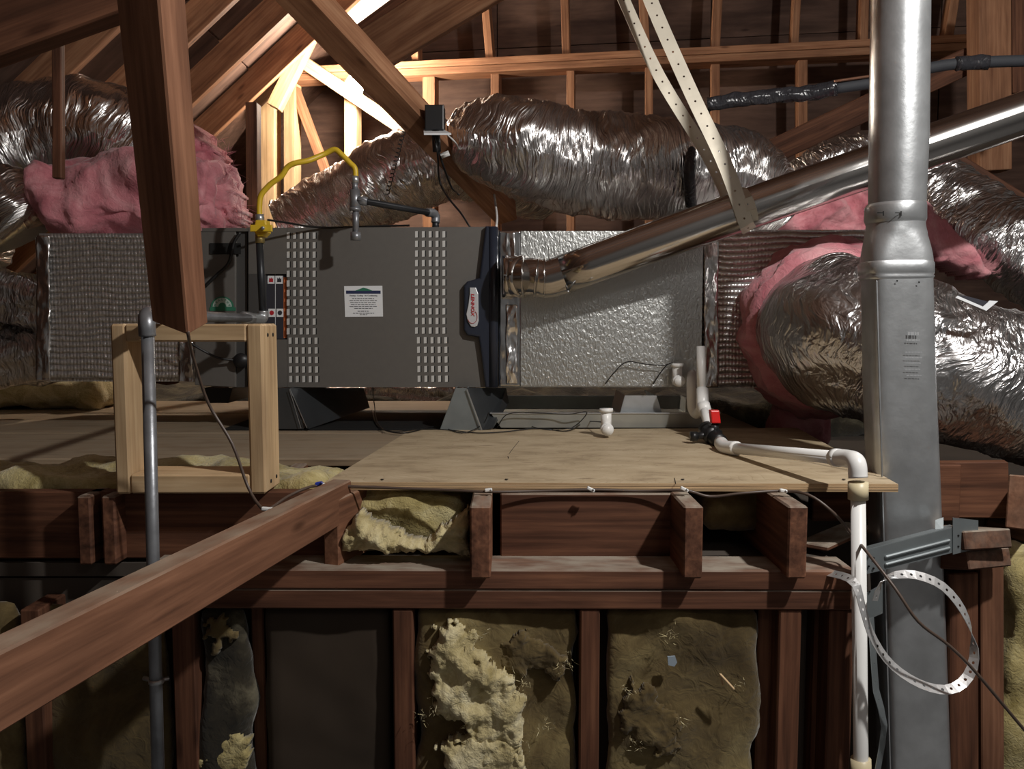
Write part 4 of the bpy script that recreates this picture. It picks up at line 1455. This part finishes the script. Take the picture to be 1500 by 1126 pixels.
def cleanout(cx, ytop, ybot, cyr, Y, label):
    o = empty('cleanout_cap', P(cx, ybot, Y), label, 'pipe fitting', 'white cleanout tees')
    tube('body', PP([(cx, ytop + 3, Y), (cx, ybot - 4, Y)]), .0135, M['pvc'], o, seg=24, n=1)
    tube('top_cap', PP([(cx, ytop, Y), (cx, ytop + 5, Y)]), .0175, M['pvc'], o, seg=24, n=1)
    c0 = P(cx, cyr, Y)
    tube('branch', [c0, c0 + Vector((0, -.028, 0))], .016, M['pvc'], o, seg=24, n=1)
    tube('branch_cap', [c0 + Vector((0, -.026, 0)), c0 + Vector((0, -.036, 0))], .0135, M['pvc'], o, seg=24, n=1)
    return o
o = cleanout(888, 598, 636, 627, 2.12, 'white plastic cleanout tee standing on the plywood before the drain pan')
o = cleanout(992, 532, 567, 557, 2.27, 'white plastic cleanout tee fixed low on the silver plenum')

# drain pan
pan = empty('drain_pan', P(880, 628, 2.45), 'shallow grey sheet-metal drain pan under the silver plenum', 'pan')
gx0, gx1 = P(734, 628, 2.30).x, P(1046, 628, 2.30).x
py0, py1 = 2.30, 2.80
zb, zt2 = DECK + .003, P(880, 605, 2.29).z
ou = [Vector((gx0, py0, zb)), Vector((gx1, py0, zb)), Vector((gx1, py1, zb)), Vector((gx0, py1, zb))]
rim = [Vector((gx0 - .028, py0 - .012, zt2)), Vector((gx1 + .012, py0 - .012, zt2)), Vector((gx1 + .012, py1 + .02, zt2)), Vector((gx0 - .028, py1 + .02, zt2))]
V = ou + rim
Fc = [(3, 2, 1, 0)] + [(i, (i + 1) % 4, 4 + (i + 1) % 4, 4 + i) for i in range(4)]
o = mesh('tray', V, Fc, plain('pan_metal', (.50, .52, .50), .45, .6, .05, 40, .1), pan)
md = o.modifiers.new('thickness', 'SOLIDIFY')
md.thickness = .0015
for i in range(4):
    board('rolled_rim', rim[i], rim[(i + 1) % 4], .005, .004, M['galv'], pan, bev=.001)

# ================================================================== GAS PIPING
gp = empty('gas_pipe', P(228, 1126, 1.36), 'grey steel gas pipe climbing in front of the wall and over the pine frame', 'pipe')
tube('riser', [P(216, 470, 1.36), P(233, 1200, 1.36)], .0105, M['iron'], gp, seg=20, n=1)
tube('elbow_fitting', PP([(216, 492, 1.36), (215, 472, 1.36), (217, 461, 1.38), (232, 460, 1.42)]), .0135, M['iron'], gp, seg=20, n=6)
tube('cross_run', PP([(226, 461, 1.40), (372, 466, 2.12)]), .0105, M['iron'], gp, seg=20, n=1)
tube('union', PP([(356, 465, 2.04), (368, 466, 2.09)]), .0155, M['galv'], gp, seg=8, n=1)
tube('corner_elbow', PP([(366, 466, 2.09), (381, 467, 2.16), (385, 463, 2.17), (385, 455, 2.17)]), .0145, M['galv'], gp, seg=20, n=6)
tube('black_riser', PP([(385, 460, 2.17), (380, 352, 2.17)]), .0095, M['blackpipe'], gp, seg=20, n=1)
tube('pipe_clamp', PP([(229, 994, 1.36), (229, 1000, 1.36)]), .0125, M['galv'], gp, seg=20, n=1)
for sx in (-1, 1):
    tube('clamp_ear', [P(229, 997, 1.372), P(229 + sx * 18, 993, 1.385)], .004, M['galv'], gp, seg=8, n=1)
tube('ground_nut', PP([(381, 356, 2.17), (380.5, 343, 2.17)]), .0125, M['brass'], gp, seg=8, n=1)
gv = empty('gas_valve', P(381, 345, 2.17), 'small yellow gas shut-off valve at the top left of the furnace', 'valve')
prism('valve_body', [(374, 322), (389, 322), (391, 330), (391, 340), (385, 346), (377, 346), (372, 340), (372, 330)], 2.15, .035, M['yellow'], gv, bev=.004)
prism('lever', [(366, 329), (398, 329), (398, 339), (366, 339)], 2.135, .008, M['yellow'], gv, bev=.002)
tube('lever_nut', PP([(385, 334, 2.12), (385, 334, 2.14)]), .005, M['galv'], gv, seg=6, n=1)
tube('flare_nut', PP([(381, 325, 2.17), (380, 314, 2.17)]), .0115, M['galv'], gv, seg=6, n=1)
gl = tube('gas_connector', PP([(380, 317, 2.17), (380, 300, 2.17), (383, 285, 2.17), (396, 270, 2.17), (412, 258, 2.17), (421, 245, 2.17), (432, 239, 2.17), (452, 235, 2.18), (474, 226, 2.2), (490, 219, 2.2), (500, 226, 2.2), (513, 239, 2.2), (520, 247, 2.2), (521, 262, 2.2)]), .0072, M['yellow'], None, seg=16, n=6)
tag(gl, 'yellow coated flexible gas connector bent in an arch over the furnace', 'hose')
tt = empty('drip_leg', P(521, 352, 2.2), 'grey iron tee and drip leg hanging in front of the furnace top', 'pipe')
tube('flare_nut', PP([(520, 258, 2.2), (520, 268, 2.2)]), .010, M['galv'], tt, seg=6, n=1)
tube('nipple', PP([(520, 266, 2.2), (520, 280, 2.2)]), .008, M['iron'], tt, seg=16, n=1)
tube('tee', PP([(520, 278, 2.2), (520, 307, 2.2)]), .0135, M['iron'], tt, seg=20, n=1)
tube('tee_band', PP([(520, 304, 2.2), (520, 309, 2.2)]), .015, M['iron'], tt, seg=20, n=1)
tube('leg_pipe', PP([(521, 305, 2.2), (521, 342, 2.2)]), .0085, M['iron'], tt, seg=16, n=1)
tube('leg_cap', PP([(521, 340, 2.2), (521, 352, 2.2)]), .0135, M['iron'], tt, seg=20, n=1)
tube('side_branch', PP([(524, 293, 2.2), (538, 295, 2.2)]), .012, M['iron'], tt, seg=16, n=1)
tube('cross_pipe', PP([(536, 295, 2.2), (632, 312, 2.36)]), .0088, M['blackpipe'], tt, seg=16, n=1)
tube('elbow_fitting', PP([(626, 311, 2.35), (634, 312, 2.37), (638, 317, 2.38), (638, 326, 2.38)]), .0125, M['iron'], tt, seg=16, n=6)
tube('drop_pipe', PP([(638, 322, 2.38), (638, 338, 2.38)]), .0095, M['blackpipe'], tt, seg=16, n=1)

# ================================================================== SWITCH BOX
sb = empty('switch_box', P(640, 195, 2.45), 'black electrical box with a pale plate, on the slanting brown beam', 'electrical box')
prism('housing', rect(622, 153, 650, 190), 2.42, .06, M['black'], sb, bev=.003)
pb = [P(619, 188, 2.64), P(650, 187, 2.64), P(664, 197, 2.56), P(622, 196, 2.56)]
a, b, c, d = P(620, 188, 2.50), P(646, 188, 2.50), P(661, 195, 2.36), P(621, 195, 2.36)
mesh('base_plate', [a, b, c, d] + [q - Vector((0, 0, .005)) for q in (a, b, c, d)], [(0, 3, 2, 1), (4, 5, 6, 7), (0, 1, 5, 4), (1, 2, 6, 5), (2, 3, 7, 6), (3, 0, 4, 7)], M['paper'], sb)
tube('conduit', PP([(638, 192, 2.43), (640, 222, 2.43)]), .012, M['black'], sb, seg=12, n=1)
for pts in ([(636, 200, 2.41), (641, 225, 2.41), (644, 265, 2.55), (657, 290, 2.5), (675, 312, 2.45), (688, 332, 2.42)],
            [(641, 215, 2.43), (650, 245, 2.45), (662, 275, 2.55), (672, 285, 2.5)]):
    wire('cord', PP(pts), .0032, M['black'], sb)
wire('white_cord', PP([(655, 197, 2.42), (668, 210, 2.44), (675, 225, 2.62), (690, 238, 2.62)]), .0022, M['white'], sb)
o = tube('cleat', PP([(646, 229, 2.42), (658, 224, 2.42)]), .008, M['white'], sb, seg=6, n=1)
# coiled black wire hanging on the sloped duct
cp = []
for i in range(90):
    t_ = i / 89
    x, y = 592 - 25 * t_, 190 + 95 * t_
    cp.append(P(x + 3 * math.cos(i * 1.1), y + 2 * math.sin(i * 1.1), 2.95 + .006 * math.sin(i * 1.1)))
o = tube('coiled_wire', cp, .0016, M['black'], None, seg=5, n=2, smooth_path=False)
tag(o, 'thin black coiled wire lying on the sloping foil duct', 'wire')

# insulated black line at right
bl = empty('refrigerant_line', P(1260, 118, 3.0), 'black insulated pipe wrapped in glossy tape, crossing behind the vertical duct', 'pipe')
tube('taped_section', PP([(1036, 153, 2.7), (1080, 146, 2.68), (1140, 140, 2.65), (1190, 136, 2.62), (1225, 128, 2.6)]), lambda s: .022, M['blackwrap'], bl, seg=24, n=8, step=.012, disp=lambda s, c, sn: .007 * noise.noise(Vector((s * 30, c * 2, sn * 2))))
tube('foam_sleeve', PP([(1220, 130, 2.6), (1290, 119, 2.58), (1360, 100, 2.55), (1420, 92, 2.52), (1540, 88, 2.5)]), .0165, plain('foam_black', (.035, .038, .045), .7), bl, seg=20, n=6)
tube('tape_patch', PP([(1402, 93, 2.51), (1420, 92, 2.51), (1448, 91, 2.50)]), .021, M['blackwrap'], bl, seg=20, n=6, disp=lambda s, c, sn: .004 * noise.noise(Vector((s * 40, c * 2, sn * 2))))
tube('copper_line', PP([(1222, 119, 2.58), (1270, 112, 2.57), (1300, 108, 2.57), (1380, 89, 2.54), (1405, 84, 2.53)]), .004, plain('copper', (.6, .33, .22), .35, .9), bl, seg=10, n=4)

# white wire riser by furnace end
o = wire('white_cable', PP([(724, 285, 2.7), (726, 300, 2.65), (728, 318, 2.5), (727, 332, 2.42)]), .0035, M['white'])
tag(o, 'short white cable entering the furnace top beside the navy trim', 'wire')

# ================================================================== BRACKETS, STRAPS AND TIMBER AT RIGHT
rs = empty('support_frame', P(1420, 1126, 1.62), 'brown timber posts and plates right of the vertical duct', 'frame')
board('plate', P(1358, 783, 1.66) , P(1448, 790, 1.50), .10, .035, M['olddust'], rs)
board('plate', P(1362, 815, 1.66), P(1450, 818, 1.52), .10, .035, M['olddust'], rs)
board('post', P(1396, 830, 1.62), P(1398, 1260, 1.62), .055, .085, M['old'], rs, up=(0, 1, 0))
board('post', P(1436, 815, 1.62), P(1438, 1260, 1.62), .045, .085, M['red'], rs, up=(0, 1, 0))
bb = board('rim_board', P(1340, 716, 1.86), P(1476, 716, 1.80), .03, .125, M['old'])
tag(bb, 'red-brown board on edge behind the vertical duct, below the biggest duct', 'beam')
bb = board('rim_board', P(1440, 762, 1.86), P(1580, 800, 1.80), .06, .035, M['old'])
tag(bb, 'dark flat timber at the right edge above the yellow insulation', 'beam')
bb = board('joist_end', P(1490, 735, 1.60), P(1530, 735, 2.3), .035, .105, M['red'])
tag(bb, 'timber joist end at the right edge below the biggest duct', 'beam')
bb = board('rim_board', P(1258, 770, 1.75), P(1190, 800, 1.55), .06, .01, M['olddust'], up=(0, 0, 1))
tag(bb, 'dusty scrap of wood on the plate end behind the white downpipe', 'scrap')
o = puff('insulation_batt', (P(1466, 900, 1.7).x, 1.66, Z(-1.3)), (P(1620, 900, 1.7).x, 1.8, P(1480, 815, 1.7).z), M['yel'], res=.02, rad=.04, amp=.03, scale=7, seed=61)
tag(o, 'yellow insulation batt at the lower right edge', 'insulation')
tag(box('wall_front_right', (xk, 1.84, 0), (3.6, 1.88, Z(-.42)), M['drywall']), kind='structure')
hb_ = empty('steel_hanger', P(1350, 830, 1.46), 'grey steel bracket spanning in front of the vertical duct', 'bracket')
qa, qb = 1.37, 1.43
def slab(nm, pts, t=.0015, mat='bracket'):
    a = [P(*q) for q in pts]
    n = (a[1] - a[0]).cross(a[2] - a[0]).normalized() * t
    k = len(a)
    Fc = [tuple(range(k)), tuple(reversed(range(k, 2 * k)))] + [(i, i + k, (i + 1) % k + k, (i + 1) % k) for i in range(k)]
    return mesh(nm, [q for q in a] + [q + n for q in a], Fc, M[mat], hb_)
hy = lambda px: 1.455 + (px - 1268) / 165.0 * .055
hq = lambda l, d=0: [(x, y, hy(x) + d) for x, y in l]
slab('web', hq([(1268, 806), (1433, 763), (1433, 800), (1268, 841)]))
slab('end_plate', hq([(1396, 758), (1433, 762), (1433, 803), (1396, 812)], -.003))
for off in (8, 19):
    board('rib', P(1296, 808 + off, hy(1296) - .002), P(1392, 783 + off, hy(1392) - .002), .006, .006, M['bracket'], hb_, bev=.002)
slab('top_flange', [(1268, 806, hy(1268)), (1396, 772.6, hy(1396)), (1392, 769, hy(1392) + .03), (1268, 801, hy(1268) + .03)])
for (x, y) in ((1273, 814), (1280, 817), (1273, 829), (1280, 832), (1274, 866), (1286, 895), (1404, 784), (1424, 778), (1404, 800), (1424, 794)):
    tube('hole', [P(x, y, hy(x) - .0045), P(x, y, hy(x) - .001)], .0018, M['dark'], hb_, seg=8, n=1)
slab('tab', [(1270, 868, 1.455), (1293, 855, 1.455), (1293, 898, 1.455), (1270, 908, 1.455)])
slab('clip', [(1370, 783, 1.50), (1382, 778, 1.50), (1382, 758, 1.52), (1370, 762, 1.52)])
# perforated strap curled into a loop
lp = PP([(1212, 838, 1.42), (1240, 845, 1.37), (1255, 858, 1.345), (1264, 890, 1.335), (1278, 932, 1.33), (1305, 972, 1.32), (1345, 1000, 1.31), (1385, 1010, 1.31), (1412, 998, 1.32), (1426, 970, 1.33), (1424, 930, 1.34), (1408, 890, 1.35), (1380, 858, 1.36), (1345, 843, 1.365), (1315, 842, 1.365), (1292, 852, 1.362), (1282, 880, 1.36)])
o = ribbon('perforated_strap', lp, .017, (0, 1, 0), M['strap2'], pitch=.016, hole=.0026, thick=.0009, n=8,
           wfun=lambda t: Vector((.75 - .9 * max(0, min(1, (t - .25) / .3)) * (1 if t < .62 else 1) + (1.1 if t > .62 else 0) * min(1, (t - .62) / .12) if True else 0, .62, .45)).normalized())
tag(o, 'shiny perforated strap curled into a big loop before the vertical duct', 'strap')
o = ribbon('metal_tape', PP([(1276, 905, 1.375), (1280, 960, 1.37), (1285, 1020, 1.365), (1296, 1060, 1.36), (1284, 1140, 1.36)]), .014, (1, .5, 0), M['bracket'], pitch=.03, hole=.001, n=6)
tag(o, 'narrow grey metal tape hanging beside the white downpipe', 'strap')

# ================================================================== CABLES
cb = wire('brown_cable', [P(275, 486, 1.24), P(282, 520, 1.30), P(305, 590, 1.36), P(340, 650, 1.36), (P(362, 710, 1.36)), P(378, 738, 1.34), P(392, 746, 1.33)]
          + [P(420, 728, 1.40), P(448, 715, 1.44), P(474, 711, 1.475), P(560, 714, 1.485), P(640, 717, 1.485), P(716, 720, 1.47), P(790, 719, 1.485), P(866, 717, 1.485), P(940, 719, 1.485), P(1003, 718, 1.47), P(1040, 727, 1.47), P(1090, 722, 1.46), P(1147, 719, 1.46), P(1185, 725, 1.43), P(1222, 752, 1.41), P(1250, 785, 1.43), P(1268, 806, 1.355), P(1310, 860, 1.30), P(1345, 910, 1.28), P(1390, 945, 1.28), P(1430, 985, 1.28), P(1500, 1068, 1.3), P(1540, 1110, 1.3)], .0026, M['cable'], n=5)
tag(cb, 'thin brown low-voltage cable draped from the post along the plywood edge to lower right', 'cable')
for i, (x, y, Y, lab) in enumerate(((392, 746, 1.31, 'white cable staple on the foreground diagonal timber'), (478, 712, 1.465, 'white cable staple by the plywood left corner, beside a blue clip'), (716, 718, 1.465, 'white cable staple above the left joist end'), (866, 717, 1.47, 'white cable staple midway along the plywood edge'), (1003, 717, 1.46, 'white cable staple above the middle joist end'), (1148, 719, 1.455, 'white cable staple above the right joist end'))):
    e = empty('cable_staple', P(x, y, Y), lab, 'staple', 'white cable staples')
    a = random.Random(i).uniform(-.4, .4)
    k = 1.5 if i == 0 else 1.0
    board('bridge', P(x - 6 * k, y + 2 * a * 3 - 2 * k, Y), P(x + 5 * k, y - 2 * a * 3 + 1 * k, Y), .007, .006, M['white'], e, bev=.0015)
    tube('nail', [P(x + 3, y, Y - .006), P(x + 3, y + 1, Y + .004)], .0018, M['galv'], e, seg=6, n=1)
e = empty('blue_clip', P(467, 708, 1.47), 'small blue plastic clip at the left corner of the plywood', 'clip')
board('body', P(462, 709, 1.47), P(472, 707, 1.47), .008, .006, plain('blue_plastic', (.03, .06, .45), .4), e, bev=.001)
board('nub', P(470, 706, 1.465), P(474, 709, 1.465), .005, .004, plain('blue_plastic_dark', (.02, .04, .3), .4), e, bev=.001)
wz = DECK + .006
o = wire('black_wire', [G(545, 600, wz), G(552, 622, wz), G(575, 632, wz), G(620, 628, wz), G(660, 630, wz), G(700, 634, wz), G(740, 632, wz), G(790, 627, wz), G(830, 631, wz), G(858, 618, wz + .01), P(885, 618, 2.14)], .0016, M['black'])
tag(o, 'thin black wire trailing on the deck from the furnace to the front cleanout tee', 'wire')
o = wire('black_wire', [P(546, 566, 2.36), G(548, 590, wz + .03), G(556, 624, wz), G(590, 634, wz), G(640, 624, wz), G(676, 634, wz), G(706, 622, wz + .01), P(716, 604, 2.24)], .0015, M['black'])
tag(o, 'thin black wire dropping from the furnace underside and looping to the drain pan corner', 'wire')
o = wire('black_wire', [G(728, 626, wz), P(745, 606, 2.27), P(790, 605, 2.27), P(815, 606, 2.27)] + [P(838, 606, 2.26), P(860, 604, 2.26)] + [G(838, 626, wz), G(800, 629, wz), G(770, 622, wz)], .0014, M['black'])
tag(o, 'thin black wire looping over the drain pan rim', 'wire')
o = wire('black_wire', [P(887, 562, 2.29), P(900, 545, 2.285), P(918, 530, 2.285), P(945, 533, 2.285), P(970, 535, 2.285), P(985, 531, 2.26)], .0016, M['black'])
tag(o, 'thin black wire drooping across the lower silver plenum', 'wire')
o = wire('black_wire', [P(957, 562, 2.285), P(968, 545, 2.285), P(978, 533, 2.27)], .0016, M['black'])
tag(o, 'short thin black wire below the plenum cleanout tee', 'wire')
o = wire('black_wire', [P(392, 322, 2.2), P(420, 326, 2.24), P(470, 333, 2.30), P(560, 331, 2.33), P(600, 330, 2.34)], .003, M['black'])
tag(o, 'black wire lying along the top edge of the furnace from the gas valve', 'wire')
# paper tag on big duct
e = empty('duct_tag', P(1425, 450, 1.72), 'white printed tag stuck on top of the biggest foil duct', 'tag')
prism('paper', [(1400, 436), (1445, 455), (1462, 441), (1450, 440), (1440, 449), (1403, 433)], 1.735, .002, M['paper'], e)
prism('dark_print', [(1403, 432), (1418, 434), (1448, 442), (1440, 448), (1420, 440)], 1.735, .002, M['ink'], e)
